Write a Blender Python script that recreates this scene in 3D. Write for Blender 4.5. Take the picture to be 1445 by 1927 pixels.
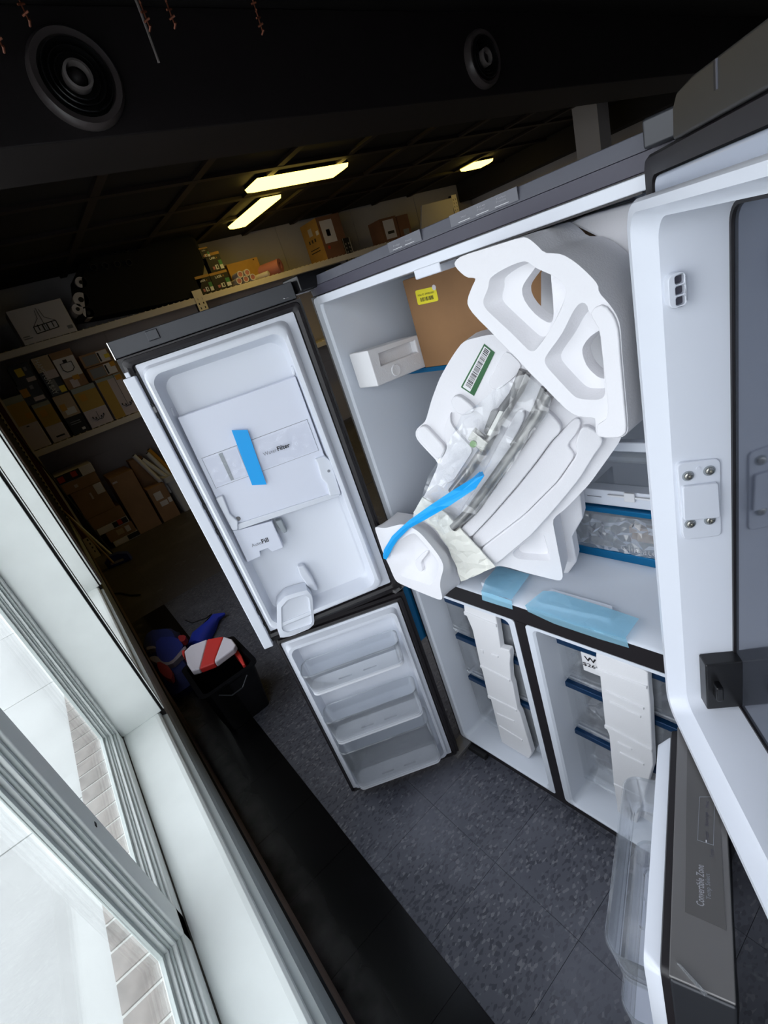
import bpy, bmesh, math, random
from mathutils import Vector, Matrix
from mathutils.geometry import delaunay_2d_cdt
random.seed(7)
C = bpy.context.scene.collection
SC = bpy.context.scene
for o in list(bpy.data.objects): bpy.data.objects.remove(o)

# ------------------------------------------------------------------ camera
FPX = 913.247
CAM = Vector((1.247908, -0.757115, 1.785297))
RC = Matrix(((0.599691, 0.743432, -0.296106), (0.16052, -0.474259, -0.865628), (-0.783967, 0.471579, -0.403745)))
cd = bpy.data.cameras.new('camera'); cam = bpy.data.objects.new('camera', cd); C.objects.link(cam)
cd.sensor_fit = 'VERTICAL'; cd.sensor_height = 24.0; cd.lens = FPX / 1927 * 24.0
cd.clip_start = 0.01; cd.clip_end = 200
m = Matrix.Identity(4)
rx, ry, rz = RC[0], -RC[1], -RC[2]
for i in range(3):
    m[i][0] = rx[i]; m[i][1] = ry[i]; m[i][2] = rz[i]; m[i][3] = CAM[i]
cam.matrix_world = m
SC.camera = cam

# ------------------------------------------------------------------ light and exposure
SC.view_settings.view_transform = 'Standard'; SC.view_settings.look = 'None'
SC.view_settings.gamma = 1.0; SC.view_settings.use_curve_mapping = False
SC.view_settings.exposure = 0.0
w = bpy.data.worlds.new('world'); SC.world = w; w.use_nodes = True
nt = w.node_tree; bg = nt.nodes['Background']
tc = nt.nodes.new('ShaderNodeTexCoord'); sp = nt.nodes.new('ShaderNodeSeparateXYZ'); rp = nt.nodes.new('ShaderNodeValToRGB')
nt.links.new(tc.outputs['Generated'], sp.inputs[0]); nt.links.new(sp.outputs[2], rp.inputs[0]); nt.links.new(rp.outputs[0], bg.inputs[0])
rp.color_ramp.elements[0].position = 0.0; rp.color_ramp.elements[0].color = (0.93, 0.935, 1.0, 1)
rp.color_ramp.elements[1].position = 1.0; rp.color_ramp.elements[1].color = (0.88, 0.90, 1.0, 1)
bg.inputs[1].default_value = 3.95

WX0, WX1, WZ0, WZ1 = -0.655, 3.3, 0.60, 2.55      # near window opening
BX0, BX1 = -2.40, -0.70                            # second opening
def portal(x0, x1):
    ld = bpy.data.lights.new('window_portal', 'AREA'); ld.shape = 'RECTANGLE'
    ld.size = x1 - x0; ld.size_y = WZ1 - WZ0; ld.cycles.is_portal = True
    lo = bpy.data.objects.new('window_portal', ld); C.objects.link(lo)
    lo.location = ((x0 + x1) / 2, -1.075, (WZ0 + WZ1) / 2); lo.rotation_euler = (math.radians(90), 0, 0)
portal(WX0, WX1); portal(BX0, BX1)

# ------------------------------------------------------------------ materials
def new_mat(name):
    mt = bpy.data.materials.new(name); mt.use_nodes = True
    return mt, mt.node_tree, mt.node_tree.nodes['Principled BSDF']
def setb(b, key, v):
    if key in b.inputs: b.inputs[key].default_value = v
def mat(name, col, rough=.5, metal=0, spec=.5, bump=0, bscale=300, var=0, vscale=6, coat=0, objvar=0):
    mt, nt, b = new_mat(name)
    setb(b, 'Roughness', rough); setb(b, 'Metallic', metal); setb(b, 'Specular IOR Level', spec); setb(b, 'Coat Weight', coat)
    setb(b, 'Base Color', (*col, 1))
    tc = nt.nodes.new('ShaderNodeTexCoord')
    if var or objvar:
        hs = nt.nodes.new('ShaderNodeHueSaturation'); hs.inputs['Color'].default_value = (*col, 1)
        nt.links.new(hs.outputs[0], b.inputs['Base Color'])
        ad = nt.nodes.new('ShaderNodeMath'); ad.operation = 'ADD'; ad.inputs[0].default_value = 0; ad.inputs[1].default_value = 1
        if var:
            n = nt.nodes.new('ShaderNodeTexNoise'); n.inputs['Scale'].default_value = vscale; n.inputs['Detail'].default_value = 6
            nt.links.new(tc.outputs['Object'], n.inputs['Vector'])
            mr = nt.nodes.new('ShaderNodeMapRange'); mr.inputs[1].default_value = .3; mr.inputs[2].default_value = .7
            mr.inputs[3].default_value = -var; mr.inputs[4].default_value = var
            nt.links.new(n.outputs[0], mr.inputs[0]); nt.links.new(mr.outputs[0], ad.inputs[0])
        if objvar:
            oi = nt.nodes.new('ShaderNodeObjectInfo'); m2 = nt.nodes.new('ShaderNodeMapRange')
            m2.inputs[3].default_value = 1 - objvar; m2.inputs[4].default_value = 1 + objvar
            nt.links.new(oi.outputs['Random'], m2.inputs[0]); nt.links.new(m2.outputs[0], ad.inputs[1])
        nt.links.new(ad.outputs[0], hs.inputs['Value'])
    if bump:
        n2 = nt.nodes.new('ShaderNodeTexNoise'); n2.inputs['Scale'].default_value = bscale; n2.inputs['Detail'].default_value = 3
        nt.links.new(tc.outputs['Object'], n2.inputs['Vector'])
        bp = nt.nodes.new('ShaderNodeBump'); bp.inputs['Strength'].default_value = bump; bp.inputs['Distance'].default_value = .002
        nt.links.new(n2.outputs[0], bp.inputs['Height']); nt.links.new(bp.outputs[0], b.inputs['Normal'])
    return mt
def foam_mat(name, col):
    mt, nt, b = new_mat(name); setb(b, 'Roughness', .75); setb(b, 'Base Color', (*col, 1)); setb(b, 'Specular IOR Level', .25)
    tc = nt.nodes.new('ShaderNodeTexCoord'); v = nt.nodes.new('ShaderNodeTexVoronoi'); v.inputs['Scale'].default_value = 260
    nt.links.new(tc.outputs['Object'], v.inputs['Vector'])
    bp = nt.nodes.new('ShaderNodeBump'); bp.inputs['Strength'].default_value = .22; bp.inputs['Distance'].default_value = .0012
    bp.invert = True
    nt.links.new(v.outputs['Distance'], bp.inputs['Height']); nt.links.new(bp.outputs[0], b.inputs['Normal'])
    return mt
def clear_mat(name, tint, trans=.8, rough=.08, diffuse=(.8, .85, .9), gloss=.12):
    mt = bpy.data.materials.new(name); mt.use_nodes = True; nt = mt.node_tree; nt.nodes.clear()
    out = nt.nodes.new('ShaderNodeOutputMaterial'); tr = nt.nodes.new('ShaderNodeBsdfTransparent'); tr.inputs[0].default_value = (*tint, 1)
    df = nt.nodes.new('ShaderNodeBsdfDiffuse'); df.inputs[0].default_value = (*diffuse, 1)
    gl = nt.nodes.new('ShaderNodeBsdfGlossy'); gl.inputs['Roughness'].default_value = rough; gl.inputs[0].default_value = (1, 1, 1, 1)
    m1 = nt.nodes.new('ShaderNodeMixShader'); m1.inputs[0].default_value = trans
    nt.links.new(df.outputs[0], m1.inputs[1]); nt.links.new(tr.outputs[0], m1.inputs[2])
    lw = nt.nodes.new('ShaderNodeLayerWeight'); lw.inputs[0].default_value = .25
    mr = nt.nodes.new('ShaderNodeMapRange'); mr.inputs[3].default_value = gloss * .4; mr.inputs[4].default_value = min(1, gloss * 5)
    nt.links.new(lw.outputs['Fresnel'], mr.inputs[0])
    m2 = nt.nodes.new('ShaderNodeMixShader'); nt.links.new(mr.outputs[0], m2.inputs[0])
    nt.links.new(m1.outputs[0], m2.inputs[1]); nt.links.new(gl.outputs[0], m2.inputs[2]); nt.links.new(m2.outputs[0], out.inputs[0])
    return mt
def emit_mat(name, col, s):
    mt, nt, b = new_mat(name); setb(b, 'Base Color', (*col, 1)); setb(b, 'Emission Color', (*col, 1)); setb(b, 'Emission Strength', s)
    return mt
M = dict(
    liner=mat('white_liner_plastic', (.66, .70, .77), .32, spec=.5),
    dwhite=mat('white_door_plastic', (.69, .72, .79), .28, spec=.5),
    bluewhite=mat('blue_white_panel', (.70, .73, .83), .30, spec=.5),
    gasket=mat('dark_rubber_gasket', (.011, .009, .011), .45),
    shell=mat('dark_slate_metal', (.032, .034, .040), .38, metal=.3),
    band=mat('grey_cap_plastic', (.085, .088, .110), .42),
    bandd=mat('purple_grey_cap_plastic', (.060, .057, .080), .42),
    black=mat('black_plastic', (.008, .008, .009), .35),
    blackgloss=mat('black_gloss', (.006, .006, .007), .12),
    steel=mat('grey_satin_steel', (.17, .165, .165), .38, metal=.35),
    steel2=mat('brushed_handle_steel', (.30, .29, .28), .3, metal=.9, var=.05, vscale=30),
    screw=mat('zinc_screw_steel', (.45, .44, .40), .25, metal=1),
    mirror=mat('grey_mirror_film', (.15, .165, .205), .10, metal=.75),
    foam=foam_mat('expanded_foam', (.755, .75, .78)),
    foamt=foam_mat('expanded_foam_textured', (.76, .76, .78)),
    paper=mat('cream_wrap_foam_sheet', (.80, .80, .74), .7, bump=.4, bscale=60),
    card=mat('brown_cardboard', (.25, .130, .055), .8, var=.12, vscale=5),
    cardd=mat('dull_brown_cardboard', (.34, .20, .12), .85, var=.15, vscale=4, objvar=.12),
    cardy=mat('yellow_and_lit_cardboard', (.42, .24, .06), .8, var=.1),
    yellow=mat('yellow_sticker', (.80, .70, .02), .5), orange=mat('orange_sticker', (.60, .30, .03), .6),
    green=mat('green_sticker', (.01, .10, .025), .5), gdot=mat('green_button', (.10, .28, .03), .4),
    white=mat('white_paper', (.72, .72, .74), .6), ink=mat('black_ink', (.01, .01, .012), .6), grey=mat('grey_ink', (.22, .23, .26), .6),
    lgrey=mat('pale_grey_ink', (.33, .33, .36), .6),
    blue=mat('cyan_blue_tape', (.0, .36, .85), .5), bluetrim=mat('metallic_blue_trim', (.0, .13, .30), .28, metal=.5),
    navytrim=mat('navy_blue_trim', (.004, .035, .10), .3, metal=.3),
    film2=clear_mat('thin_protective_film', (.99, .99, 1.), .97, .15, (.85, .87, .9), .08),
    clear=clear_mat('clear_plastic', (.93, .96, .98), .93, .08, (.75, .82, .88), .10),
    clear2=clear_mat('clear_bin_plastic', (.975, .985, .995), .94, .08, (.86, .90, .96), .13),
    film=clear_mat('thin_plastic_film', (.98, .99, 1.), .92, .12, (.80, .83, .87), .16),
    tape=clear_mat('translucent_blue_tape', (.66, .87, .97), .45, .25, (.38, .72, .92), .06),
    glass=clear_mat('window_glass', (.96, .98, .97), .99, .01, (.8, .8, .8), .05),
    wpaint=mat('white_window_paint', (.86, .90, .87), .42, var=.03, vscale=8),
    wgrey=mat('grey_window_bead', (.52, .57, .55), .45, var=.06, vscale=12),
    dirt=mat('dirty_caulk', (.06, .055, .045), .9, var=.3, vscale=40),
    apron=mat('grey_apron_board', (.50, .54, .53), .5), brown=mat('brown_wood_board', (.20, .14, .11), .6, var=.2, vscale=9),
    dark=mat('dark_wall_paint', (.012, .010, .010), .8), ceil=mat('black_ceiling_paint', (.005, .0035, .0035), .75, var=.3, vscale=3),
    soffit=mat('black_bulkhead_paint', (.013, .0095, .0105), .6, var=.15, vscale=4), wallb=mat('beige_wall_paint', (.50, .47, .47), .8, var=.05, vscale=2),
    wallg=mat('grey_wall_paint', (.46, .42, .42), .8, var=.05, vscale=2),
    rack=mat('cream_shelf_steel', (.72, .66, .60), .5), fire=mat('dark_red_post_paint', (.10, .02, .015), .5),
    lamp=emit_mat('fluorescent_diffuser', (1., .70, .13), 5.5), brick=mat('grey_brown_brick', (.20, .175, .16), .85, var=.25, vscale=25, objvar=.12),
    mortar=mat('pale_mortar', (.50, .50, .47), .9, var=.1, vscale=30), navy=mat('navy_cloth', (.008, .018, .12), .7),
    royal=mat('royal_blue_cloth', (.012, .035, .42), .6), red=mat('red_cloth', (.55, .025, .02), .6), wcloth=mat('white_cloth', (.62, .58, .64), .7),
    pink=mat('pink_foam_sheet', (.45, .17, .17), .7), blackcloth=mat('black_fabric', (.004, .004, .004), .95),
    bluepl=mat('blue_brush_plastic', (.03, .05, .25), .5), pole=mat('tan_wood_pole', (.30, .20, .12), .5), tgreen=mat('green_label', (.05, .22, .08), .6),
    ochre=mat('ochre_box_print', (.50, .32, .06), .6), lilac=mat('pale_lilac_box_print', (.62, .54, .58), .6), teal=mat('grey_teal_box_print', (.34, .38, .38), .6),
    beige=mat('beige_box_print', (.50, .38, .26), .6), redt=mat('red_print', (.5, .05, .02), .6), chrome=mat('bright_metal', (.7, .7, .7), .2, metal=1),
)
# speckled floor tile
def tile_mat(name, base, dark, light, black=False):
    mt, nt, b = new_mat(name)
    tc = nt.nodes.new('ShaderNodeNewGeometry')
    def noise(scale, det=4):
        n = nt.nodes.new('ShaderNodeTexNoise'); n.inputs['Scale'].default_value = scale; n.inputs['Detail'].default_value = det
        nt.links.new(tc.outputs['Position'], n.inputs['Vector']); return n
    def ramp(src, p0, p1):
        r = nt.nodes.new('ShaderNodeMapRange'); r.inputs[1].default_value = p0; r.inputs[2].default_value = p1; nt.links.new(src, r.inputs[0]); return r.outputs[0]
    def mix(f, a, bb):
        x = nt.nodes.new('ShaderNodeMixRGB'); nt.links.new(f, x.inputs[0])
        for i, q in ((1, a), (2, bb)):
            if isinstance(q, tuple): x.inputs[i].default_value = (*q, 1)
            else: nt.links.new(q, x.inputs[i])
        return x.outputs[0]
    if black:
        c = mix(ramp(noise(3, 8).outputs[0], .56, .74), base, light); 
        sx = nt.nodes.new('ShaderNodeSeparateXYZ'); nt.links.new(tc.outputs['Position'], sx.inputs[0])
        band = ramp(sx.outputs[1], -.74, -.80); nn = ramp(noise(9, 8).outputs[0], .25, .85)
        mu_ = nt.nodes.new('ShaderNodeMath'); mu_.operation = 'MULTIPLY'; nt.links.new(band, mu_.inputs[0]); nt.links.new(nn, mu_.inputs[1])
        c = mix(mu_.outputs[0], c, (.11, .105, .11))
        nt.links.new(c, b.inputs['Base Color']); setb(b, 'Roughness', .22)
        return mt
    vo = nt.nodes.new('ShaderNodeTexVoronoi'); vo.inputs['Scale'].default_value = 150; vo.inputs['Randomness'].default_value = 1
    wv = nt.nodes.new('ShaderNodeVectorMath'); wv.operation = 'MULTIPLY'; wv.inputs[1].default_value = (1.0, .55, 1)
    nt.links.new(tc.outputs['Position'], wv.inputs[0]); nt.links.new(wv.outputs[0], vo.inputs['Vector'])
    sp = nt.nodes.new('ShaderNodeSeparateColor'); nt.links.new(vo.outputs['Color'], sp.inputs[0])
    c = mix(ramp(sp.outputs[0], .72, .80), base, dark)
    c = mix(ramp(sp.outputs[1], .87, .93), c, light)
    # pale scuffs and dust
    sc = ramp(noise(1.7, 9).outputs[0], .52, .74)
    c = mix(sc, c, tuple(min(1, q * 1.3 + .04) for q in base))
    st = nt.nodes.new('ShaderNodeTexNoise'); st.inputs['Scale'].default_value = 5; st.inputs['Detail'].default_value = 8; st.inputs['Distortion'].default_value = 2.5
    nt.links.new(tc.outputs['Position'], st.inputs['Vector'])
    c = mix(ramp(st.outputs[0], .69, .74), c, (.16, .17, .19))
    nt.links.new(c, b.inputs['Base Color'])
    r = nt.nodes.new('ShaderNodeMapRange'); r.inputs[3].default_value = .42; r.inputs[4].default_value = .62; nt.links.new(noise(4).outputs[0], r.inputs[0]); nt.links.new(r.outputs[0], b.inputs['Roughness'])
    return mt
M['tile'] = tile_mat('speckled_vinyl_tile', (.088, .092, .115), (.048, .050, .066), (.17, .17, .19))
M['tile2'] = tile_mat('plain_dark_vinyl_tile', (.090, .084, .088), (.075, .070, .075), (.11, .105, .11))
M['btile'] = tile_mat('black_gloss_tile', (.003, .003, .0034), (0, 0, 0), (.010, .010, .012), True)
M['concrete'] = mat('pale_concrete', (.42, .43, .42), .9, var=.08, vscale=2, bump=.2, bscale=60)

# ------------------------------------------------------------------ frames: real planes in the room, with the two in-plane axes a, b and height h
class Frame:
    def __init__(s, o, a, b, n): s.o, s.a, s.b, s.n = Vector(o), Vector(a).normalized(), Vector(b).normalized(), Vector(n).normalized()
    def w(s, a, b, h=0): return s.o + s.a * a + s.b * b + s.n * h
    def at(s, u, v, h=0):
        r = RC.transposed() @ Vector(((u - 722.5) / FPX, (v - 963.5) / FPX, 1))
        t = (s.n.dot(s.o - CAM) + h) / s.n.dot(r); q = CAM + r * t - s.o
        return (q.dot(s.a), q.dot(s.b))
    def px(s, pts, h=0): return [s.at(u, v, h) for u, v in pts]
TH = .06
RZ = Matrix.Rotation(TH, 3, 'Z')
def rv(x, y, z=0): return RZ @ Vector((x, y, z))
def room_x(x, sgn=1): return Frame((x, 0, 0), (0, 1, 0), (0, 0, 1), (sgn, 0, 0))
def room_y(y, sgn=1): return Frame((0, y, 0), (1, 0, 0), (0, 0, 1), (0, sgn, 0))
def room_z(z, sgn=1): return Frame((0, 0, z), (1, 0, 0), (0, 1, 0), (0, 0, sgn))
FC = Frame((0, 0, 0), rv(1, 0), (0, 0, 1), rv(0, -1))           # fridge front plane, h toward the room
FTOP = lambda z: Frame((0, 0, z), rv(1, 0), rv(0, 1), (0, 0, 1))
def door_frame(ox, oy, ang, flip):
    d = Vector((math.cos(ang), math.sin(ang), 0)); n = Vector((-d.y, d.x, 0)) * flip
    return Frame(rv(ox, oy), RZ @ d, (0, 0, 1), RZ @ n)
DL = door_frame(.0201, -.0882, -2.0633, -1)
if DL.n.dot(CAM - DL.o) < 0: DL = door_frame(.0201, -.0882, -2.0633, 1)
DLL = door_frame(.0201, -.0882, -2.1493, 1)
if DLL.n.dot(CAM - DLL.o) < 0: DLL.n = -DLL.n
DR = door_frame(.8762, -.092, -.8855, 1)
if DR.n.dot(CAM - DR.o) < 0: DR.n = -DR.n
_a = math.atan2(-.385, .127)
DRL = door_frame(.906, -.132, _a, 1)
if (RZ.transposed() @ DRL.n).x > 0: DRL.n = -DRL.n

# ------------------------------------------------------------------ object helpers
LOC = {}
def thing(name, label, cat, loc, group=None):
    o = bpy.data.objects.new(name, None); C.objects.link(o); o.location = loc; LOC[o.name] = Vector(loc)
    o['label'] = label; o['category'] = cat; o.empty_display_size = .05
    if group: o['group'] = group
    return o
def tag(o, label, cat=None, group=None, kind=None):
    o['label'] = label
    if cat: o['category'] = cat
    if group: o['group'] = group
    if kind: o['kind'] = kind
    return o
def mk(name, bm, m, parent=None, bevel=0, smooth=False, seg=2, structure=False, merge=True):
    if merge: bmesh.ops.remove_doubles(bm, verts=bm.verts, dist=1e-5)
    bmesh.ops.recalc_face_normals(bm, faces=bm.faces)
    vs = [v.co for v in bm.verts]
    lo = Vector([min(v[i] for v in vs) for i in range(3)]); hi = Vector([max(v[i] for v in vs) for i in range(3)])
    org = Vector(((lo.x + hi.x) / 2, (lo.y + hi.y) / 2, lo.z))
    for v in bm.verts: v.co -= org
    me = bpy.data.meshes.new(name); bm.to_mesh(me); bm.free()
    me.materials.append(M[m] if isinstance(m, str) else m)
    o = bpy.data.objects.new(name, me); C.objects.link(o); LOC[o.name] = org
    if parent: o.parent = parent; o.location = org - LOC[parent.name]
    else: o.location = org
    if smooth or bevel:
        for p in me.polygons: p.use_smooth = True
        try: me.set_sharp_from_angle(angle=math.radians(40))
        except Exception: pass
    if bevel:
        b = o.modifiers.new('bevel', 'BEVEL'); b.width = bevel; b.segments = seg; b.limit_method = 'ANGLE'; b.angle_limit = math.radians(35); b.harden_normals = True
    if structure: o['kind'] = 'structure'
    return o
def NB(): return bmesh.new()
def box(bm, fr, a0, a1, b0, b1, h0, h1):
    v = [bm.verts.new(fr.w(a, b, h)) for h in (h0, h1) for b in (b0, b1) for a in (a0, a1)]
    for f in ((0, 1, 3, 2), (4, 6, 7, 5), (0, 4, 5, 1), (2, 3, 7, 6), (0, 2, 6, 4), (1, 5, 7, 3)): bm.faces.new([v[i] for i in f])
    return bm
def ring(bm, fr, pts, h): return [bm.verts.new(fr.w(a, b, h)) for a, b in pts]
def fill(bm, loops):
    es = []
    for L in loops:
        for i in range(len(L)):
            e = bm.edges.get((L[i], L[(i + 1) % len(L)])) or bm.edges.new((L[i], L[(i + 1) % len(L)])); es.append(e)
    bmesh.ops.triangle_fill(bm, use_beauty=True, use_dissolve=False, edges=es)
def bridge(bm, A, B):
    n = len(A)
    for i in range(n):
        try: bm.faces.new((A[i], A[(i + 1) % n], B[(i + 1) % n], B[i]))
        except ValueError: pass
def prism(bm, fr, outer, h0, h1, holes=()):
    loops0 = [ring(bm, fr, p, h0) for p in [outer] + list(holes)]; loops1 = [ring(bm, fr, p, h1) for p in [outer] + list(holes)]
    for a, b in zip(loops0, loops1): bridge(bm, a, b)
    if holes: fill(bm, loops0); fill(bm, loops1)
    else:
        bm.faces.new(loops0[0]); bm.faces.new(loops1[0])
    return bm
def loft(bm, fr, rings, cap0=False, cap1=False):
    L = [ring(bm, fr, p, h) for p, h in rings]
    for a, b in zip(L, L[1:]): bridge(bm, a, b)
    if cap0: bm.faces.new(L[0])
    if cap1: bm.faces.new(L[-1])
    return bm
def rrect(a0, a1, b0, b1, r, seg=5):
    pts = []
    for cx, cy, st in ((a1 - r, b1 - r, 0), (a0 + r, b1 - r, 90), (a0 + r, b0 + r, 180), (a1 - r, b0 + r, 270)):
        for i in range(seg + 1):
            t = math.radians(st + 90 * i / seg); pts.append((cx + r * math.cos(t), cy + r * math.sin(t)))
    return pts
def circ(a, b, r, n=20): return [(a + r * math.cos(2 * math.pi * i / n), b + r * math.sin(2 * math.pi * i / n)) for i in range(n)]
def resample(pts, n):
    L = [math.dist(pts[i], pts[(i + 1) % len(pts)]) for i in range(len(pts))]; T = sum(L); out = []
    for k in range(n):
        d = T * k / n; i = 0
        while d > L[i] and i < len(L) - 1: d -= L[i]; i += 1
        p, q = pts[i], pts[(i + 1) % len(pts)]; t = d / max(L[i], 1e-9); out.append((p[0] + (q[0] - p[0]) * t, p[1] + (q[1] - p[1]) * t))
    return out
def align(A, B):
    n = len(A); area = lambda P: sum(P[i][0] * P[(i + 1) % n][1] - P[(i + 1) % n][0] * P[i][1] for i in range(n))
    if area(A) * area(B) < 0: B = B[::-1]
    best = min(range(n), key=lambda k: sum(math.dist(A[i], B[(i + k) % n]) for i in range(n)))
    return B[best:] + B[:best]
def smoothp(pts, it=1):
    for _ in range(it):
        q = []
        for i in range(len(pts)):
            p, r = pts[i], pts[(i + 1) % len(pts)]
            q += [(p[0] * .75 + r[0] * .25, p[1] * .75 + r[1] * .25), (p[0] * .25 + r[0] * .75, p[1] * .25 + r[1] * .75)]
        pts = q
    return pts
def molded(bm, fr, outer, pockets, hf, hb, chamf=.006):
    """a moulded block: front face with recessed pockets, each a list of (outline, height); last one open to the back if its height is hb"""
    n = 72
    o0 = ring(bm, fr, outer, hf); o1 = ring(bm, fr, outer, hb); bridge(bm, o0, o1)
    front = [o0]; back = [o1]
    for rings in pockets:
        prev = resample(rings[0][0], n); pv = ring(bm, fr, prev, hf); front.append(pv)
        for pts, h in rings[1:]:
            cur = align(prev, resample(pts, n)); cv = ring(bm, fr, cur, h); bridge(bm, pv, cv); prev, pv = cur, cv
        if abs(rings[-1][1] - hb) < 1e-6: back.append(pv)
        else: fill(bm, [pv])
    fill(bm, front); fill(bm, back)
    return bm
def tube(bm, pts, r, n=10, r2=None):
    rings_ = []
    for i, p in enumerate(pts):
        p = Vector(p); t = (Vector(pts[min(i + 1, len(pts) - 1)]) - Vector(pts[max(i - 1, 0)])).normalized()
        u = t.cross(Vector((0, 0, 1))); u = u.normalized() if u.length > .05 else Vector((1, 0, 0)); v = t.cross(u)
        rr = r if r2 is None else r + (r2 - r) * i / (len(pts) - 1)
        rings_.append([bm.verts.new(p + u * rr * math.cos(2 * math.pi * k / n) + v * rr * math.sin(2 * math.pi * k / n)) for k in range(n)])
    for a, b in zip(rings_, rings_[1:]): bridge(bm, a, b)
    bm.faces.new(rings_[0]); bm.faces.new(rings_[-1]); return bm
def crumple(bm, fr, outline, h, amp, cell, seed=1, hfun=None):
    """thin crumpled sheet inside an outline"""
    rnd = random.Random(seed); n = len(outline)
    def inside(x, y, pad=0):
        c = False; j = n - 1
        for i in range(n):
            xi, yi = outline[i]; xj, yj = outline[j]
            if (yi > y) != (yj > y) and x < (xj - xi) * (y - yi) / (yj - yi) + xi: c = not c
            j = i
        return c
    pts = []
    for i in range(n):
        p, q = outline[i], outline[(i + 1) % n]; k = max(1, int(math.dist(p, q) / cell))
        for t in range(k): pts.append((p[0] + (q[0] - p[0]) * t / k, p[1] + (q[1] - p[1]) * t / k))
    nb = len(pts); a0 = min(p[0] for p in outline); a1 = max(p[0] for p in outline); b0 = min(p[1] for p in outline); b1 = max(p[1] for p in outline)
    y = b0
    while y < b1:
        x = a0
        while x < a1:
            q = (x + rnd.uniform(-.4, .4) * cell, y + rnd.uniform(-.4, .4) * cell); x += cell
            if inside(*q) and min(math.dist(q, p) for p in pts[:nb]) > cell * .4: pts.append(q)
        y += cell
    vs, _, fs, _, _, _ = delaunay_2d_cdt([Vector(p) for p in pts], [(i, (i + 1) % nb) for i in range(nb)], [], 1, 1e-6)
    V = [bm.verts.new(fr.w(v.x, v.y, h + rnd.uniform(-amp, amp) * (.5 if i < nb else 1) + (hfun(v.x, v.y) if hfun else 0))) for i, v in enumerate(vs)]
    for f in fs: bm.faces.new([V[i] for i in f])
    return bm
def text(fr, s, p0, p1, h, m, parent, name='lettering', upflip=1, height=None, bold=0, thick=.0003, label=None):
    """lettering along the base line p0-p1 (in-plane coordinates)"""
    cu = bpy.data.curves.new('txt', 'FONT'); cu.body = s; cu.size = 1; cu.offset = bold; cu.resolution_u = 2
    to = bpy.data.objects.new('txt', cu); C.objects.link(to); dg = bpy.context.evaluated_depsgraph_get(); me = bpy.data.meshes.new_from_object(to.evaluated_get(dg))
    bpy.data.objects.remove(to); bm = NB(); bm.from_mesh(me); bpy.data.meshes.remove(me)
    if not bm.verts: return None
    x0 = min(v.co.x for v in bm.verts); x1 = max(v.co.x for v in bm.verts); y1 = max(v.co.y for v in bm.verts)
    d = (p1[0] - p0[0], p1[1] - p0[1]); L = math.hypot(*d); sx = L / (x1 - x0); e = (d[0] / L, d[1] / L); up = (-e[1] * upflip, e[0] * upflip)
    sy = sx if height is None else height / y1
    for v in bm.verts:
        x, y = (v.co.x - x0) * sx, v.co.y * sy
        v.co = fr.w(p0[0] + e[0] * x + up[0] * y, p0[1] + e[1] * x + up[1] * y, h)
    o = mk(name, bm, m, parent)
    if label: o['label'] = label
    return o
def Z5(a, b): return (560 + a / 2.094, 400 + b / 2.094)
def Z6(a, b): return (740 + a / 2.627, 1060 + b / 2.627)
def ZA(a, b): return (840 + a / 3.803, 420 + b / 3.803)
def ZB(a, b): return (760 + a / 4.014, 620 + b / 4.014)
def ZC(a, b): return (680 + a / 6.568, 930 + b / 6.568)
def Z4(a, b): return (200 + a / 2.58, 560 + b / 2.58)
def ZL(a, b): return (a / 4.481, 700 + b / 4.481)
def ZS(a, b): return (a / 5.161, 620 + b / 5.161)
def P(fr, f, pts, h=0): return [fr.at(*f(*p), h) for p in pts]
def quad(pts, fr, f, h): return P(fr, f, pts, h)

# ================================================================== ROOM
XL, YB, XR, CZ, YW = -5.9, 7.6, 3.4, 3.0, -.87
RM = room_z(0)
fl = mk('floor', box(NB(), RM, XL - .2, XR + .2, -.87, YB + .2, -.12, -.006), 'tile2', structure=True)
# tiles in view: 305 mm, shared mesh per kind
def tile_mesh(m, nm, s):
    bm = NB(); g = .0006; box(bm, Frame((0, 0, 0), (1, 0, 0), (0, 1, 0), (0, 0, 1)), g, s - g, g, s - g, -.006, 0); me = bpy.data.meshes.new(nm); bmesh.ops.recalc_face_normals(bm, faces=bm.faces); bm.to_mesh(me); bm.free(); me.materials.append(M[m]); return me
tm = tile_mesh('tile', 'tile', .305); tm2 = tile_mesh('tile2', 'tile_plain', .61)
T0X, T0Y = -2.970, -.575
floc = LOC['floor']
def put_tile(me, x, y):
    o = bpy.data.objects.new('tile', me); C.objects.link(o); o.parent = fl; o.location = Vector((x, y, 0)) - floc; return o
for i in range(0, 16):
    for j in range(0, 10):
        x, y = T0X + i * .305, T0Y + j * .305
        if x > -2.98 and y < 1.2 and not (x > .1 and y > .6): put_tile(tm, x, y)
for i in range(5):
    for j in range(-1, 4): put_tile(tm2, T0X - (i + 1) * .61, T0Y + j * .61)
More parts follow.
